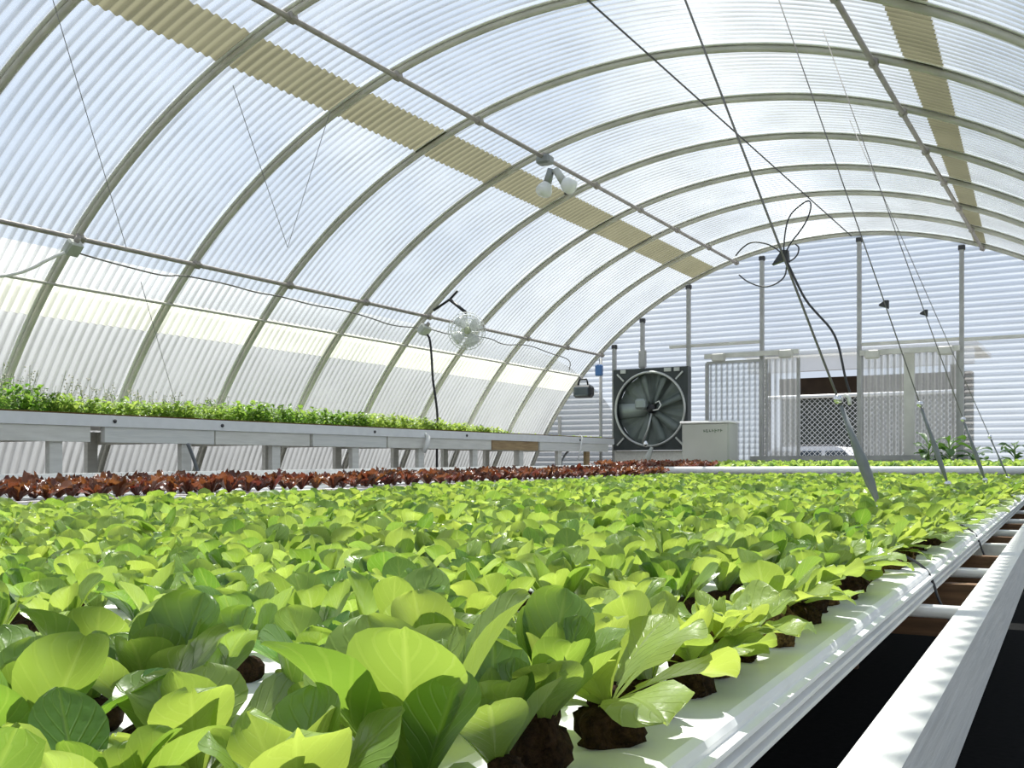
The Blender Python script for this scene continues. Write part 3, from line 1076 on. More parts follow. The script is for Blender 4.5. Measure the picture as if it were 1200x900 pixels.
# ------------------------------------------------------------------ leaves and plants
def leaf_arrays(L, Wd, e0, bend, cup, ripple, az, nt_, nv_, rng, r0=.004, z0=0., twist=0., freq=3.):
    """one leaf: rises at elevation e0, bends outward by `bend` over its length; returns verts and uv"""
    t = np.linspace(0, 1, nt_)
    tt = 1 - (1 - t) ** 1.55
    kx = [0, .10, .26, .45, .62, .78, .89, .96, 1.0]
    ky = [.15, .18, .34, .70, .96, .99, .79, .50, .12]
    w = np.interp(tt, kx, ky) * Wd
    e = e0 - bend * tt ** 1.6
    ds = np.diff(tt) * L
    rr = r0 + np.concatenate([[0], np.cumsum(np.cos(e[:-1]) * ds)])
    zz = z0 + np.concatenate([[0], np.cumsum(np.sin(e[:-1]) * ds)])
    nr, nzv = -np.sin(e), np.cos(e)                # upper-side normal in the (r,z) plane
    vv = np.linspace(-1, 1, nv_)
    ph = rng.uniform(0, 6.28)
    ph2 = rng.uniform(0, 6.28)
    off = cup * (vv ** 2)[None, :] * w[:, None] + ripple * Wd * (np.sin(freq * 6.28 * tt[:, None] + ph + np.sign(vv)[None, :] * 1.3) * (np.abs(vv) ** 2)[None, :] + .5 * np.sin(4 * vv[None, :] + ph2)) * (tt[:, None] ** 1.2)
    lat = vv[None, :] * w[:, None] * (1 - .18 * cup)
    tw = twist * tt
    lat2 = lat * np.cos(tw)[:, None]
    off = off + lat * np.sin(tw)[:, None]
    Rr = rr[:, None] + nr[:, None] * off
    Z = zz[:, None] + nzv[:, None] * off
    ca, sa = math.cos(az), math.sin(az)
    X = Rr * ca - lat2 * sa
    Y = Rr * sa + lat2 * ca
    V = np.stack([X, Y, Z], -1).reshape(-1, 3)
    UV = np.stack([np.repeat(tt[:, None], nv_, 1), np.repeat(vv[None, :], nt_, 0)], -1).reshape(-1, 2)
    i = np.arange(nt_ - 1)[:, None] * nv_ + np.arange(nv_ - 1)[None, :]
    Q = np.stack([i, i + nv_, i + nv_ + 1, i + 1], -1).reshape(-1, 4)
    return V, Q, UV


def rosette(seed, kind, nt_, nv_):
    rng = random.Random(seed)
    Vs, Qs, Us, Ts = [], [], [], []
    o = 0
    if kind == 'smooth':
        n = rng.randint(11, 14)
    elif kind == 'ruffled':
        n = rng.randint(12, 15)
    elif kind == 'red':
        n = rng.randint(12, 15)
    elif kind == 'bush':
        n = rng.randint(34, 42)
    base_t = rng.uniform(-.1, .1)
    for k in range(n):
        u = k / (n - 1)                              # 0 outer .. 1 inner
        az = k * 2.399 + rng.uniform(-.35, .35)
        z0 = 0.
        if kind == 'smooth':
            L = (.090 - .034 * u) * rng.uniform(.82, 1.12)
            Wd = L * rng.uniform(.25, .35)
            e0 = math.radians(56 + 28 * u + rng.uniform(-20, 8))
            bend = math.radians(rng.uniform(-14, 42) * (1 - .4 * u))
            cup, rip = rng.uniform(.05, .55), rng.uniform(.03, .12)
            fr = 2.
        elif kind == 'ruffled':
            L = (.09 - .035 * u) * rng.uniform(.85, 1.15)
            Wd = L * rng.uniform(.30, .40)
            e0 = math.radians(4 + 76 * u + rng.uniform(-14, 12))
            bend = math.radians(rng.uniform(5, 65) * (1 - .4 * u))
            cup, rip = rng.uniform(-.1, .35), rng.uniform(.08, .17)
            fr = 2.4
        elif kind == 'red':
            L = (.10 - .04 * u) * rng.uniform(.85, 1.15)
            Wd = L * rng.uniform(.24, .34)
            e0 = math.radians(42 + 42 * u + rng.uniform(-12, 12))
            bend = math.radians(rng.uniform(10, 70) * (1 - .4 * u))
            cup, rip = rng.uniform(0, .3), rng.uniform(.28, .45)
            fr = 4.5
        else:
            L = rng.uniform(.14, .24)
            Wd = L * rng.uniform(.16, .26)
            e0 = math.radians(rng.uniform(5, 60))
            bend = math.radians(rng.uniform(30, 110))
            cup, rip = rng.uniform(.1, .4), rng.uniform(.05, .15)
            fr = 2.
            z0 = -.5 + .5 * (k + 1) / n
        V, Q, U = leaf_arrays(L, Wd, e0, bend, cup, rip, az, nt_, nv_, rng, r0=.005 * (1 - u), z0=z0, twist=rng.uniform(-.5, .5), freq=fr)
        Vs.append(V)
        Qs.append(Q + o)
        Us.append(U)
        tn = (.38 if kind != 'ruffled' else .72) + base_t + rng.uniform(-.28, .32) + .18 * u
        Ts.append(np.full(len(V), min(1, max(0, tn))))
        o += len(V)
    return np.concatenate(Vs), np.concatenate(Qs), np.concatenate(Us), np.concatenate(Ts)


PLUG_H = .022
HI = [rosette(100 + k, 'smooth' if k < 9 else 'ruffled', 13, 9) for k in range(12)]
LO = [rosette(200 + k, 'smooth' if k < 8 else 'ruffled', 6, 5) for k in range(12)]
RED = [rosette(300 + k, 'red', 9, 7) for k in range(6)]
hi_me = [np_mesh('lettuce_leaves', V, Q, M['leaf'], U, T) for V, Q, U, T in HI]
red_me = [np_mesh('red_leaves', V, Q, M['redleaf'], U, T) for V, Q, U, T in RED]


def plug_mesh(seed, kind):
    rg = random.Random(seed)
    mb = MB()
    if kind == 'flat':
        mb.lump((0, 0, PLUG_H * .45), (.021, .021, PLUG_H * .62), seed, .18)
    elif kind == 'tall':
        mb.lump((0, 0, .014), (.026, .022, .020), seed, .48, 16, 10)
        mb.lump((rg.uniform(-.008, .008), rg.uniform(-.006, .006), .030), (.017, .016, .018), seed + 9, .5, 14, 9)
    o = mb.build('tmp', M['soil'], None, True)
    me = o.data
    bpy.data.objects.remove(o)
    return me


plug_flat = [plug_mesh(k, 'flat') for k in range(4)]
plug_tall = [plug_mesh(20 + k, 'tall') for k in range(5)]
plug_root = []
for k in range(3):
    me = plug_mesh(40 + k, 'tall')
    me.materials[0] = M['roots']
    plug_root.append(me)


def in_view(p, m=15):
    v = p - Vector((0, 0, CZ))
    f = -ST * v.x + CT * v.y
    if f < .2:
        return None
    r = (CT * v.x + ST * v.y) / f
    px, py = 600 + F * r, HY - F * v.z / f
    return (px, py, f) if -m < px < 1200 + m and -m < py < 900 + m else None


SPACE = .088
cand = []
outside = []
for k in range(NROW):
    rg = random.Random(500 + k)
    ph = rg.uniform(0, SPACE)
    t = T0 + .05 + ph
    rank = 0
    while t < T1 - .04:
        tj = t + rg.uniform(-.016, .016)
        s = (k + .58) * PITCH + rg.uniform(-.014, .014)
        if k == 0:
            s = .066 + rg.uniform(-.012, .012)
        t += SPACE
        p = bed(s, tj)
        vw = in_view(p + Vector((0, 0, .06)), 40)
        f = -ST * p.x + CT * p.y
        if not vw:
            if f > .25 and 600 + F * (CT * p.x + ST * p.y) / f < -90:
                outside.append(p)
            continue
        if f < .44:
            continue
        rank += 1
        cand.append(dict(p=p, f=vw[2], px=vw[0], py=vw[1], row=k, rank=rank, seed=rg.random()))
# bare patch where the white channel shows
gap = [bed(0, 0)]
gv = ray(100, 818)
gv = gv * (.2 / -gv.z)
for c in cand:
    f0 = -ST * c['p'].x + CT * c['p'].y
    bx, by = 600 + F * (CT * c['p'].x + ST * c['p'].y) / f0, HY - F * (c['p'].z - CZ) / f0
    c['small'] = -80 < bx < 150 and by > 845
    c['bare'] = 15 < bx < 150 and 792 < by < 850
cand = [c for c in cand if not c['bare'] and not ((c['p'].x - gv.x) ** 2 / .10 ** 2 + (c['p'].y - gv.y) ** 2 / .13 ** 2 < 1)]
# renumber each row from its front plant
rows = {}
for c in cand:
    rows.setdefault(c['row'], []).append(c)
for k in rows:
    rows[k].sort(key=lambda c: c['rank'])
    for i, c in enumerate(rows[k]):
        c['rank'] = i + 1
cand.sort(key=lambda c: c['f'])
near, far = cand[:300], cand[300:]
GROUP_L = 'young lettuces planted in the white channels'
proto = {}
for c in near:
    rg = random.Random(int(c['seed'] * 1e9))
    edge = c['row'] == 0
    if edge:
        vi = rg.choice([9, 10, 11, 9, 10, 11, 0, 3, 5])
    else:
        vi = rg.choice([0, 1, 2, 3, 4, 5, 6, 7, 8, 0, 1, 2, 3, 4, 5, 6, 7, 8, 9, 10, 11])
    nxt = 'front' if c['rank'] == 1 else '%s from the front' % nth(c['rank'])
    if edge:
        lab = 'green lettuce on bare root plug, %s in the row beside the rail' % nxt
    else:
        lab = '%s lettuce, %s in the %s row in from the white rail' % ('frilly yellow-green' if vi >= 9 else 'smooth green', nxt, nth(c['row'] + 1))
    e = thing('lettuce_plant', c['p'], lab, 'lettuce', GROUP_L)
    e.rotation_euler.z = rg.uniform(0, 2 * PI)
    sc = rg.uniform(.84, 1.12) * (1.1 if c['f'] < .8 else 1.0 if c['f'] < 1.0 else .92)
    ob = link('foliage', hi_me[vi], e)
    if edge:
        kind = rg.random()
        pm = rg.choice(plug_root) if kind < .25 else rg.choice(plug_tall)
    else:
        pm = rg.choice(plug_flat)
    pl = link('root_plug', pm, e)
    s2 = rg.uniform(.66, .98) if edge else rg.uniform(.9, 1.15)
    pl.scale = (s2, s2, s2)
    if edge:
        ob.location = (rg.uniform(-.006, .006), rg.uniform(-.006, .006), (.034 if pl.data in plug_tall + plug_root else .016) * s2)
        pl.rotation_euler = (rg.uniform(-.25, .25), rg.uniform(-.25, .25), 0)
    else:
        ob.location = (0, 0, PLUG_H * .9)
    if c['small']:
        sc *= .92
    ob.scale = (sc, sc, sc * rg.uniform(.92, 1.1))
    if edge:
        # the edge plants lean in over the bed
        ax = Matrix.Rotation(-e.rotation_euler.z, 3, 'Z') @ (Vector((0, 0, 1)).cross(NV))
        ob.rotation_euler = Matrix.Rotation(rg.uniform(-.15, .38), 3, ax).to_euler()
    else:
        ob.rotation_euler = (rg.uniform(-.16, .16), rg.uniform(-.16, .16), 0)


def mass(name, spots, variants, mat, label, cat, zoff=.018, scale=(.8, 1.12), plugs=True):
    Vs, Qs, Us, Ts = [], [], [], []
    o = 0
    rg = random.Random(len(spots))
    for p in spots:
        V, Q, U, T = variants[rg.randrange(len(variants))]
        a = rg.uniform(0, 6.28)
        s = rg.uniform(*scale)
        ca, sa = math.cos(a) * s, math.sin(a) * s
        tx, ty = rg.uniform(-.15, .15), rg.uniform(-.15, .15)
        x = V[:, 0] * ca - V[:, 1] * sa + tx * V[:, 2]
        y = V[:, 0] * sa + V[:, 1] * ca + ty * V[:, 2]
        Vs.append(np.stack([x + p.x, y + p.y, V[:, 2] * s + p.z + zoff], -1))
        Qs.append(Q + o)
        Us.append(U)
        Ts.append(np.clip(T + rg.uniform(-.12, .22), 0, 1))
        o += len(V)
    V = np.concatenate(Vs)
    base = V.mean(0)
    base[2] = V[:, 2].min()
    ob = link(name, np_mesh(name, V - base, np.concatenate(Qs), mat, np.concatenate(Us), np.concatenate(Ts)), None, tuple(base))
    return tag(ob, label, cat, None, 'stuff')


mass('lettuce_field', [c['p'] for c in far] + outside, LO, M['leaf'], 'dense field of more distant young green lettuces filling the bed towards the end wall', 'lettuce')

# ------------------------------------------------------------------ red lettuce bed beyond, and the far cross bed
SB0, SB1 = NROW * PITCH + .12, NROW * PITCH + .78
ZB = .07
rb = thing('growing_bench', bed((SB0 + SB1) / 2, 3.5, 0) - Vector((0, 0, .98)), 'narrow white-edged bench carrying the red lettuces beside the aisle', 'bench')
MB().bar(bed((SB0 + SB1) / 2 - .03, -1.2, ZB - .03), bed((SB0 + SB1) / 2 - .03, T1 + .1, ZB - .03), SB1 - SB0 - .06, .06).build('top_board', M['white_plastic'], rb)
MB().bar(bed(SB1, -1.2, ZB + .015), bed(SB1, T1 + .1, ZB + .015), .03, .15).build('edge_board', M['white_paint'], rb)
for tt in (-.8, 1.5, 3.8, 6.0, 7.7):
    for s in (SB0 + .06, SB1 - .06):
        p = bed(s, tt, ZB - .06)
        MB().bar(Vector((p.x, p.y, 0)), p, .09, .04, Vector((0, 1, 0))).build('leg', M['grey_paint'], rb)
red = []
red_out = []
rg = random.Random(77)
for k in range(3):
    t = -.9 + rg.uniform(0, .1)
    rank = 0
    while t < T1 + .05:
        s = SB0 + .09 + .155 * k + rg.uniform(-.02, .02)
        p = bed(s, t + rg.uniform(-.02, .02), ZB)
        t += .098
        vw = in_view(p + Vector((0, 0, .06)), 20)
        if not vw:
            red_out.append(p)
            continue
        # a sparser stretch where the white edge board shows through
        if k > 0 and 300 < vw[0] < 400 and rg.random() < .6:
            continue
        rank += 1
        red.append((p, vw, k, rank))
GR = 'red leaf lettuces on the narrow bench'
for p, vw, k, rank in red:
    rg = random.Random(int(vw[0] * 1000) + k)
    rown = ['row next to the green bed', 'middle row', 'row along the white edge board'][k]
    lab = 'dark red frilly lettuce, %s in the %s' % ('front' if rank == 1 else nth(rank) + ' from the front', rown)
    ob = link('red_lettuce', red_me[rg.randrange(6)], None, p + Vector((0, 0, .004)))
    ob.rotation_euler = (rg.uniform(-.1, .1), rg.uniform(-.1, .1), rg.uniform(0, 6.28))
    sc = rg.uniform(.72, 1.08)
    ob.scale = (sc, sc, sc * 1.12)
    tag(ob, lab, 'red lettuce', GR)

REDLO = [rosette(340 + k, 'red', 6, 5) for k in range(5)]
if red_out:
    mass('red_lettuce_patch', red_out, REDLO, M['redleaf'], 'run of dark red lettuces at the very near end of the narrow bench', 'red lettuce', .0)
# far cross bed
TF0, TF1 = 8.35 , 10.35
ZF = .115
SF0, SF1 = -.9, 3.9
fbm = thing('growing_bench', bed((SF0 + SF1) / 2, TF0, 0) - Vector((0, 0, 1.03)), 'white-fronted cross bench of lettuces standing before the end wall', 'bench')
vs = [bed(s, t, z) for s, t in ((SF0, TF0 + .03), (SF1, TF0 + .03), (SF1, TF1), (SF0, TF1)) for z in (ZF - .06, ZF)]
MB().add(vs, [(0, 1, 3, 2), (2, 3, 5, 4), (4, 5, 7, 6), (6, 7, 1, 0), (1, 7, 5, 3), (0, 2, 4, 6)]).build('top_board', M['white_plastic'], fbm)
MB().tube([bed(SF0, TF0, ZF - .01), bed(SF1, TF0, ZF - .01)], .036, 14).build('front_pipe', M['white_plastic'], fbm, True)
for s in (SF0 + .1, 1.0, 2.4, SF1 - .1):
    for tt in (TF0 + .1, TF1 - .1):
        p = bed(s, tt, ZF - .06)
        MB().bar(Vector((p.x, p.y, 0)), p, .09, .04, Vector((0, 1, 0))).build('leg', M['grey_paint'], fbm)
rg = random.Random(5)
gspots, rspots = [], []
t = TF0 + .12
while t < TF1 - .05:
    s = SF0 + .08
    while s < SF1 - .05:
        p = bed(s + rg.uniform(-.03, .03), t + rg.uniform(-.03, .03), ZF)
        vw = in_view(p + Vector((0, 0, .05)))
        if vw:
            (rspots if vw[0] < 838 - (t - TF0) * 10 else gspots).append(p)
        s += .14
    t += .16
REDLO = [rosette(340 + k, 'red', 6, 5) for k in range(5)]
mass('lettuce_field', gspots, LO, M['leaf'], 'strip of green lettuces on the cross bench before the doorway', 'lettuce', .0)
print('red on cross bench', len(rspots), 'red near', len(red), 'far green', len(far), len(gspots))
cr = sorted(rspots, key=lambda p: -ST * p.x + CT * p.y)
take = cr[:max(0, 300 - len(red))]
rest = cr[len(take):]
for i, p in enumerate(take):
    rg = random.Random(900 + i)
    ob = link('red_lettuce', red_me[rg.randrange(6)], None, p)
    ob.rotation_euler.z = rg.uniform(0, 6.28)
    sc = rg.uniform(.85, 1.15)
    ob.scale = (sc, sc, sc)
    tag(ob, 'small distant red lettuce on the cross bench below the exhaust fan', 'red lettuce', 'red lettuces on the cross bench')
if rest:
    mass('red_lettuce_patch', rest, REDLO, M['redleaf'], 'patch of the farthest red lettuces on the cross bench below the fan', 'red lettuce', .0)

# ------------------------------------------------------------------ seedling bench on the left
XB = -5.35
def sbz(y):
    return CZ + .327 + (y - 3.5) * .0064
YA, YE = 1.2, 11.72
def wallx(z):
    return CX - math.sqrt((R - .04) ** 2 - (z - CZC) ** 2)
t = thing('seedling_bench', (XB - .4, 6.5, 0), 'long white wooden bench of seedlings against the curved side', 'bench')
zt0, zt1 = sbz(YA), sbz(YE)
d_ = (wallx(zt0 + .03) + .05) - XB
MB().bar((XB, YA, zt0 - .035), (XB, YE, zt1 - .035), .035, .07).build('front_fascia', M['white_plastic'], t)
xw = wallx(zt0 - .03) + .04
vs = []
for y, z in ((YA, zt0), (YE, zt1)):
    for x in (XB - .018, xw):
        for dz in (-.055, -.02):
            vs.append((x, y, z + dz))
MB().add(vs, [(0, 1, 3, 2), (4, 6, 7, 5), (0, 4, 5, 1), (2, 3, 7, 6), (1, 5, 7, 3), (0, 2, 6, 4)]).build('deck', M['white_plastic'], t)
legx = [67, 220, 325, 418, 495, 558, 612, 657, 690]
legy = []
for px in legx:
    v = ray(px, 530)
    legy.append(v.y * XB / v.x)
legy = [2 * legy[0] - legy[1], ] + legy
for k, y in enumerate(legy):
    z = sbz(y) - .07
    MB().box((XB - .03, y, z / 2), (.04, .085, z)).build('leg', M['tanwood'] if k == len(legy) - 1 else M['grey_paint'], t)
    MB().box((xw + .12, y, z / 2), (.04, .085, z)).build('leg', M['grey_paint'], t)
    MB().bar((XB - .05, y + .06, z - .045), (xw + .05, y + .06, z - .045), .04, .09).build('cross_beam', M['grey_paint'], t)
segs = [(YA, 105, 'grey_paint', 0), (122, 250, 'white_paint', 1), (252, 362, 'grey_paint', 0), (366, 452, 'white_paint', 1), (454, 575, 'grey_paint', 0), (576, 630, 'tanwood', 1), (632, 712, 'white_paint', 0)]
for a, b_, mm, off in segs:
    y0 = a if a == YA else (lambda v: v.y * XB / v.x)(ray(a, 520))
    y1 = (lambda v: v.y * XB / v.x)(ray(b_, 520))
    y1 = min(y1, YE)
    x = XB - .012 + .0 * off
    MB().bar((x, y0, sbz(y0) - .07 - .048), (x, y1, sbz(y1) - .07 - .048), .038, .095).build('apron_board', M[mm], t)['label'] = {'grey_paint': 'weathered white apron board', 'white_paint': 'cream-white apron board', 'tanwood': 'bare tan apron board'}[mm]
for px in (132, 258, 437, 545, 678):
    v = ray(px, 492)
    y = v.y * XB / v.x
    MB().lathe((XB + .02, y, sbz(y) - .035), (1, 0, 0), [(.012, -.01), (.012, .006), (0, .008)], 8).build('bolt', M['cable'], t, True)
# clips / tubes hanging on the bench front
for px, py0, py1, w, lab in ((502, 512, 530, .02, 'white plastic clip hanging from the seedling bench beside the black cord'),
                             (682, 512, 540, .008, 'thin white tube hanging from the far end of the seedling bench')):
    k = 1.0
    v0, v1 = ray(px, py0), ray(px - 5, py1)
    a = v0 * ((XB + .05) / v0.x)
    b_ = v1 * ((XB + .05) / v1.x)
    a.z += CZ
    b_.z += CZ
    pts = [a + Vector((-.03, 0, .03)), a, a.lerp(b_, .5) + Vector((.01, 0, 0)), b_]
    o = MB().tube(pts, [w * .5, w, w * 1.2, w * .7], 8).build('hanging_clip', M['whitecable'], None, True, base=a)
    tag(o, lab, 'clip', 'white pieces hanging on the bench front')
# dark irrigation hoses leaning at the legs
for pts, mm, lab in (([(220, 520), (228, 540), (234, 562), (250, 700)], 'blue', 'dark blue-grey hose slanting beside the second bench leg'),
                     ([(690, 512), (664, 528), (655, 548), (652, 705), (652, 840)], 'cable', 'dark hose slanting behind the far bench legs')):
    P_ = []
    for px, py in pts:
        v = ray(px, py)
        a = v * ((XB + (.04 if mm == 'blue' else -.1)) / v.x)
        P_.append(Vector((a.x, a.y, a.z + CZ)))
    cable('bench_hose', P_, .012, 'sleeve', lab, 'hose', 'hoses by the seedling bench', 2)


def seedlings(name, label, y0, y1, dens, hfun, tint0, seed, cat='seedlings', trans=None):
    """leafy mat of tiny plants: short stems of small leaves"""
    rg = random.Random(seed)
    Vs, Qs, Us, Ts = [], [], [], []
    o = 0
    n = int((y1 - y0) * 1.0 * dens)
    for i in range(n):
        y = rg.uniform(y0, y1)
        zb = sbz(y) - .02
        xw_ = wallx(zb + .05) + .06
        x = XB - .03 - (rg.random() ** 1.6) * (XB - .03 - xw_) * .95
        x = max(x, xw_)
        h = hfun(y) * rg.uniform(.55, 1.15)
        # keep clear of the sloping side
        m = rg.randint(4, 6)
        lean = rg.uniform(-.25, .25), rg.uniform(-.25, .25)
        for k in range(m):
            zz = h * (k + .6) / m
            L = rg.uniform(.026, .052) * (1 if h > .05 else .7)
            V, Q, U = leaf_arrays(L, L * rg.uniform(.3, .45), math.radians(rg.uniform(0, 60)), math.radians(rg.uniform(0, 60)), .2, .1, rg.uniform(0, 6.28), 4, 3, rg)
            V = V + np.array([x + lean[0] * zz, y + lean[1] * zz, zb + zz])
            Vs.append(V)
            Qs.append(Q + o)
            Us.append(U)
            Ts.append(np.full(len(V), min(1, max(0, tint0 + rg.uniform(-.3, .3)))))
            o += len(V)
    V = np.concatenate(Vs)
    base = np.array([XB - .4, (y0 + y1) / 2, sbz((y0 + y1) / 2) - .02])
    ob = link(name, np_mesh(name, V - base, np.concatenate(Qs), M['seedleaf'], np.concatenate(Us), np.concatenate(Ts)), None, tuple(base))
    return tag(ob, label, cat, None, 'stuff')


def yb(px):
    v = ray(px, 495)
    return v.y * XB / v.x


seedlings('seedling_mat', 'dark green thick cress seedlings at the near end of the bench', YA, yb(75), 520, lambda y: .185 - .03 * max(0, (y - 3.6) / .5), .25, 1)
seedlings('seedling_mat', 'low mixed seedlings gone to flower along the bench', yb(70), yb(290), 620, lambda y: .115, .5, 2)
seedlings('seedling_mat', 'mid green bushy seedlings midway along the bench', yb(285), yb(440), 620, lambda y: .16 - .035 * (y - yb(285)) / (yb(440) - yb(285)), .35, 3)
seedlings('seedling_mat', 'pale lime seedlings toward the far end of the bench', yb(440), yb(600), 560, lambda y: .125 - .085 * max(0, (y - yb(500)) / (yb(600) - yb(500))), .75, 4)
seedlings('seedling_mat', 'tiny just-sprouted seedlings at the far end of the bench', yb(600), yb(708), 420, lambda y: .018, .7, 5)
# flowering sprigs
sp = MB()
fl = MB()
rg = random.Random(8)
for i in range(120):
    y = rg.uniform(yb(5), yb(300))
    zb = sbz(y)
    x = XB - .05 - rg.random() * .75
    pk = math.exp(-((y - yb(75)) / .5) ** 2)
    h = rg.uniform(.12, .20) + .14 * pk * rg.random()
    lx, ly = rg.uniform(-.02, .06), rg.uniform(-.05, .05)
    pts = [(x, y, zb), (x + lx * .3, y + ly * .4, zb + h * .5), (x + lx, y + ly, zb + h)]
    sp.tube(pts, .0016, 4, cap=False)
    for j in range(9):
        u = rg.uniform(.45, 1)
        c = Vector(pts[0]).lerp(Vector(pts[2]), u) + Vector((rg.uniform(-.02, .02), rg.uniform(-.025, .025), rg.uniform(-.01, .01)))
        s_ = rg.uniform(.0035, .007)
        fl.lathe(c, (rg.uniform(-1, 1), rg.uniform(-1, 1), 1), [(0, -s_), (s_, 0), (0, s_)], 5)
ob = sp.build('flowering_sprigs', M['stemgreen'], None, True, base=(XB - .4, yb(120), sbz(4)))
tag(ob, 'thin stalks with pale tiny blossoms rising above the low seedlings', 'sprigs', None, 'stuff')
fo = fl.build('blossom', M['flower'], ob, True)
fo['kind'] = 'stuff'
# brown root line along tray front
tag(MB().bar((XB + .0, YA, sbz(YA) + .004), (XB + .0, YE, sbz(YE) + .004), .03, .009).build('seedling_tray', M['roots']), 'brown rooting mat edge lying along the bench front', 'rooting mat')

# ------------------------------------------------------------------ dark plants by the end wall
for i, (px, pyt, lab) in enumerate(((1088, 515, 'dark bushy plant before the double door panel'), (1112, 513, 'dark bushy plant at the doorway stud'),
                                    (1143, 522, 'drooping dark plant just past the doorway stud'), (1189, 516, 'dark leafy plant farthest past the doorway'))):
    Y = 11.35
    tp = at(px, pyt, Y)
    e = thing('potted_plant', (tp.x, Y, 0), lab, 'plant', 'dark plants standing at the end wall')
    V, Q, U, T = rosette(700 + i, 'bush', 7, 5)
    me = np_mesh('bush_leaves', V, Q, M['bushleaf'], U, T)
    f_ = link('foliage', me, e, (0, 0, tp.z - .06))
    MB().tube([(tp.x, Y, .28), (tp.x + .02, Y, .8), (tp.x, Y, tp.z - .05)], [.014, .011, .006], 7).build('stem', M['stemgreen'], e, True)
    MB().lathe((tp.x, Y, 0), (0, 0, 1), [(0, 0), (.12, 0), (.15, .28), (.16, .28), (.16, .30), (.14, .30), (.135, .26), (0, .26)], 20).build('pot', M['pot'], e)

# ------------------------------------------------------------------ outside
b = MB().box((0, 30, -.16), (160, 160, .1))
struct(b.build('outside_ground', M['gravel']), 'pale gravel yard outside the greenhouse')
# chain-link fence
YFN = 15.0
zt = at(970, 464, YFN).z
x0, x1 = at(894, 470, YFN).x, at(1127, 470, YFN).x
t = thing('chain_link_fence', ((x0 + x1) / 2, YFN, -.1), 'chain-link fence with a pale top rail seen through the door gap', 'fence')
MB().tube([(x0, YFN, zt), (x1, YFN, zt)], .028, 10).build('top_rail', M['fascia'], t, True)
for x in (x0, x1):
    MB().tube([(x, YFN, -.1), (x, YFN, zt)], .03, 10).build('post', M['chain'], t, True)
g = MB()
st = .075
z0 = .4
h = zt - z0
xx = x0 - h
while xx < x1:
    for s in (1, -1):
        if s == 1:
            a, b_ = Vector((xx, YFN, z0)), Vector((xx + h, YFN, zt))
        else:
            a, b_ = Vector((xx, YFN + .004, zt)), Vector((xx + h, YFN + .004, z0))
        d = b_ - a
        u0 = max(0, (x0 - a.x) / d.x)
        u1 = min(1, (x1 - a.x) / d.x)
        if u1 > u0:
            g.tube([a + d * u0, a + d * u1], .0038, 4, cap=False)
    xx += st
g.build('wire_mesh', M['chain'], t)
# shed behind
YS = 30.0
zf0, zf1 = at(1000, 433, YS).z, at(1000, 414, YS).z
xs0, xs1 = at(890, 430, YS).x, at(1128, 430, YS).x
t = thing('shed', ((xs0 + xs1) / 2, YS, -.11), 'dark open-fronted shed with a white fascia behind the fence', 'building')
MB().box(((xs0 + xs1) / 2, YS + 2.5, (zf0 - .1) / 2), (xs1 - xs0, .3, zf0 + .1)).build('rear_wall', M['greenwall'], t)
zmid = at(970, 466, YS + 2).z
MB().box(((xs0 + xs1) / 2, YS + 2.2, (zmid + zf0) / 2), (xs1 - xs0, .2, zf0 - zmid)).build('upper_wall', M['darkwall'], t)
MB().box(((xs0 + xs1) / 2, YS - .1, (zf0 + zf1) / 2), (xs1 - xs0 + .6, .2, zf1 - zf0)).build('fascia', M['fascia'], t)
MB().box(((xs0 + xs1) / 2, YS + 1.5, zf1 + .06), (xs1 - xs0 + .8, 3.6, .12)).build('roof', M['fascia'], t)
for x in (xs0 + .2, xs1 - .2):
    MB().box((x, YS + .05, zf0 / 2), (.2, .2, zf0 + .1)).build('post', M['darkwall'], t)
# station wagon
YCAR = 23.0
cl, cr_ = at(893, 536, YCAR), at(1012, 536, YCAR)
zr = at(950, 524, YCAR).z
cxm = (cl.x + cr_.x) / 2
Lr = cr_.x - cl.x
gz = -.11
zb_ = at(950, 537, YCAR).z
t = thing('station_wagon', (cxm, YCAR, gz), 'white station wagon parked outside beyond the fence', 'car')
H = zr - gz
hw_ = .85
prof = [(-Lr * .5 - .95, .35), (-Lr * .5 - .95, .72), (-Lr * .5 - .85, .85), (-Lr * .5 - .1, H - .40), (Lr * .5 + .1, H - .40), (Lr * .5 + .16, .85), (Lr * .5 + .2, .75), (Lr * .5 + .2, .35)]
MB().prism([(a, z) for a, z in prof], (cxm, YCAR - hw_, gz), (1, 0, 0), (0, 0, 1), (0, 2 * hw_, 0)).build('body', M['carpaint'], t)
wb = H - .40
cab = [(-Lr * .5 - .1, wb), (-Lr * .5 + .42, H - .06), (-Lr * .5 + .62, H), (Lr * .5 - .42, H), (Lr * .5 - .28, H - .05), (Lr * .5 + .1, wb)]
MB().prism(cab, (cxm, YCAR - hw_ + .08, gz), (1, 0, 0), (0, 0, 1), (0, 2 * hw_ - .16, 0)).build('cabin', M['carpaint'], t)
for (a, b_) in ((.13, .40), (.43, .68), (.72, .97)):
    xa = -Lr * .5 + Lr * a
    xb = -Lr * .5 + Lr * b_
    top = H - .10
    lo = wb + .02
    sl = .18 if a < .2 else 0
    sr = -.15 if b_ > .9 else 0
    MB().prism([(xa - .02, lo), (xa + sl, top), (xb + sr, top), (xb, lo)], (cxm, YCAR - hw_ + .065, gz), (1, 0, 0), (0, 0, 1), (0, .02, 0)).build('side_window', M['carglass'], t)
for x in (-Lr * .5 - .25, Lr * .5 - .45):
    for y in (-hw_ - .01, hw_ - .19):
        w_ = MB().lathe((cxm + x, YCAR + y, gz + .32), (0, 1, 0), [(0, 0), (.2, 0), (.32, .02), (.32, .18), (.2, .2), (0, .2)], 24).build('wheel', M['tyre'], t)
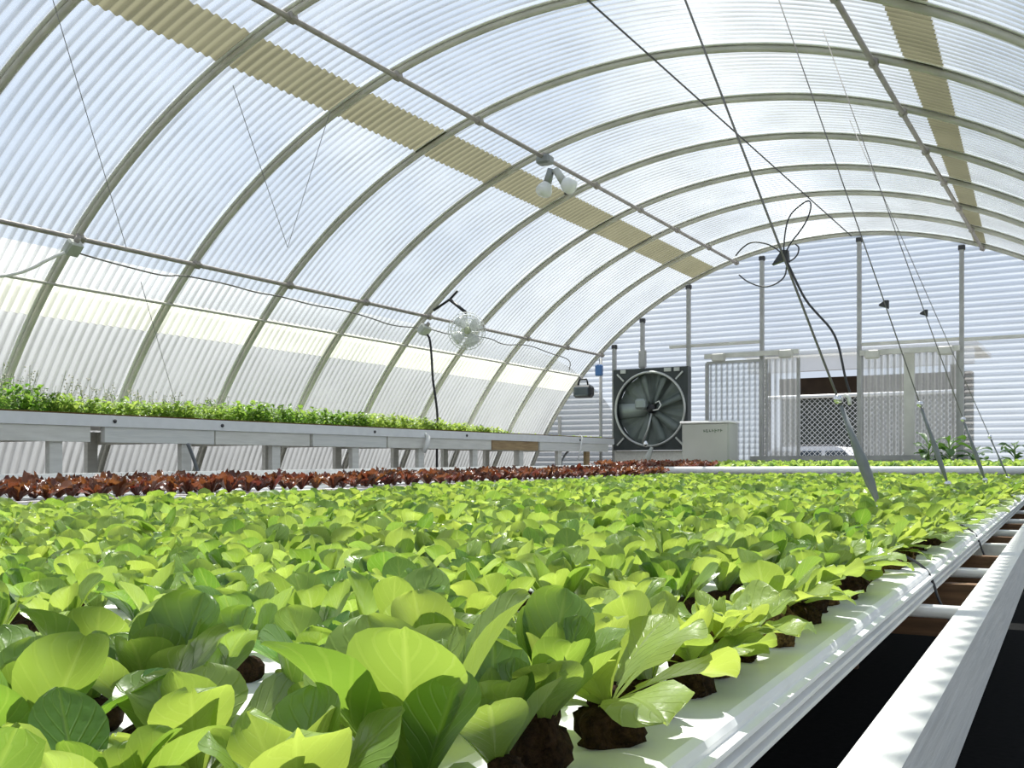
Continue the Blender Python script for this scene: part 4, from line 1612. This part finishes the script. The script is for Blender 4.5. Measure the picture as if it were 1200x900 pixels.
for yy in (-hw_ + .2, hw_ - .2):
    MB().tube([(cxm - Lr * .5 + .75, YCAR + yy, gz + H + .03), (cxm + Lr * .5 - .5, YCAR + yy, gz + H + .03)], .018, 6).build('roof_bar', M['cable'], t)

# neighbouring greenhouse seen dimly through the left side
NX, NR = -17.5, 5.6
vs, fs = [], []
n, m = 26, 22
for i in range(n):
    y = -6 + 34 * i / (n - 1)
    for k in range(m):
        a = math.radians(-95 + 190 * k / (m - 1))
        vs.append((NX + NR * math.sin(a), y, .1 + (NR - .5) * math.cos(a)))
for i in range(n - 1):
    for k in range(m - 1):
        j = i * m + k
        fs.append((j, j + 1, j + m + 1, j + m))
t = thing('neighbouring_greenhouse', (NX, 11, 0), 'pale grey neighbouring greenhouse seen dimly through the side panels', 'greenhouse')
MB().add(vs, fs).build('film_cover', M['paleroof'], t, True)
for y, nm in ((-6, 'near_gable'), (28, 'far_gable')):
    MB().prism([(NR * math.sin(q), .1 + (NR - .5) * math.cos(q)) for q in np.radians(np.linspace(-92, 92, 24))], (NX, y, 0), (1, 0, 0), (0, 0, 1), (0, .05, 0)).build(nm, M['paleroof'], t)

# ------------------------------------------------------------------ sky, sun, camera
w = bpy.data.worlds.new('sky')
scene.world = w
w.use_nodes = True
nt = w.node_tree
nt.nodes.clear()
out = N(nt, 'ShaderNodeOutputWorld')
bg = N(nt, 'ShaderNodeBackground')
tc = N(nt, 'ShaderNodeTexCoord')
sp_ = N(nt, 'ShaderNodeSeparateXYZ')
nt.links.new(tc.outputs['Generated'], sp_.inputs[0])
rp = N(nt, 'ShaderNodeValToRGB')
rp.color_ramp.elements[0].position = 0.0
rp.color_ramp.elements[0].color = (.58, .63, .70, 1)
rp.color_ramp.elements[1].position = .75
rp.color_ramp.elements[1].color = (.27, .36, .53, 1)
e = rp.color_ramp.elements.new(.3)
e.color = (.42, .52, .68, 1)
nt.links.new(sp_.outputs['Z'], rp.inputs[0])
nz = N(nt, 'ShaderNodeTexNoise')
nz.inputs['Scale'].default_value = 2.2
nz.inputs['Detail'].default_value = 6
nt.links.new(tc.outputs['Generated'], nz.inputs['Vector'])
mr = N(nt, 'ShaderNodeMapRange')
mr.inputs['From Min'].default_value = .48
mr.inputs['From Max'].default_value = .72
nt.links.new(nz.outputs['Fac'], mr.inputs['Value'])
mx = N(nt, 'ShaderNodeMix', data_type='RGBA')
nt.links.new(mr.outputs[0], mx.inputs['Factor'])
nt.links.new(rp.outputs[0], mx.inputs['A'])
mx.inputs['B'].default_value = (.95, .96, .98, 1)
nt.links.new(mx.outputs['Result'], bg.inputs[0])
bg.inputs[1].default_value = .9
nt.links.new(bg.outputs[0], out.inputs[0])

sun = bpy.data.lights.new('sun', 'SUN')
sun.energy = 8.5
sun.angle = math.radians(.6)
sun.color = (1, .95, .86)
so = bpy.data.objects.new('sun', sun)
col.objects.link(so)
sd = Vector((-.325, .40, 1.15)).normalized()
so.rotation_euler = sd.to_track_quat('Z', 'Y').to_euler()
so.location = (-8, 10, 14)

cam = bpy.data.cameras.new('camera')
cam.sensor_fit = 'HORIZONTAL'
cam.sensor_width = 36
cam.lens = 36 * F / 1200
cam.shift_y = (HY - 450) / 1200
cam.clip_start = .02
cam.clip_end = 400
co = bpy.data.objects.new('camera', cam)
co.location = (0, 0, CZ)
co.rotation_euler = (PI / 2, 0, TH)
col.objects.link(co)
scene.camera = co

vs_ = scene.view_settings
vs_.view_transform = 'Standard'
vs_.look = 'None'
vs_.gamma = 1
vs_.use_curve_mapping = False
vs_.exposure = .42
scene.cycles.use_denoising = True
scene.cycles.max_bounces = 10
scene.cycles.diffuse_bounces = 4
scene.cycles.glossy_bounces = 3
scene.cycles.transmission_bounces = 6
scene.cycles.transparent_max_bounces = 16
scene.cycles.sample_clamp_indirect = 8
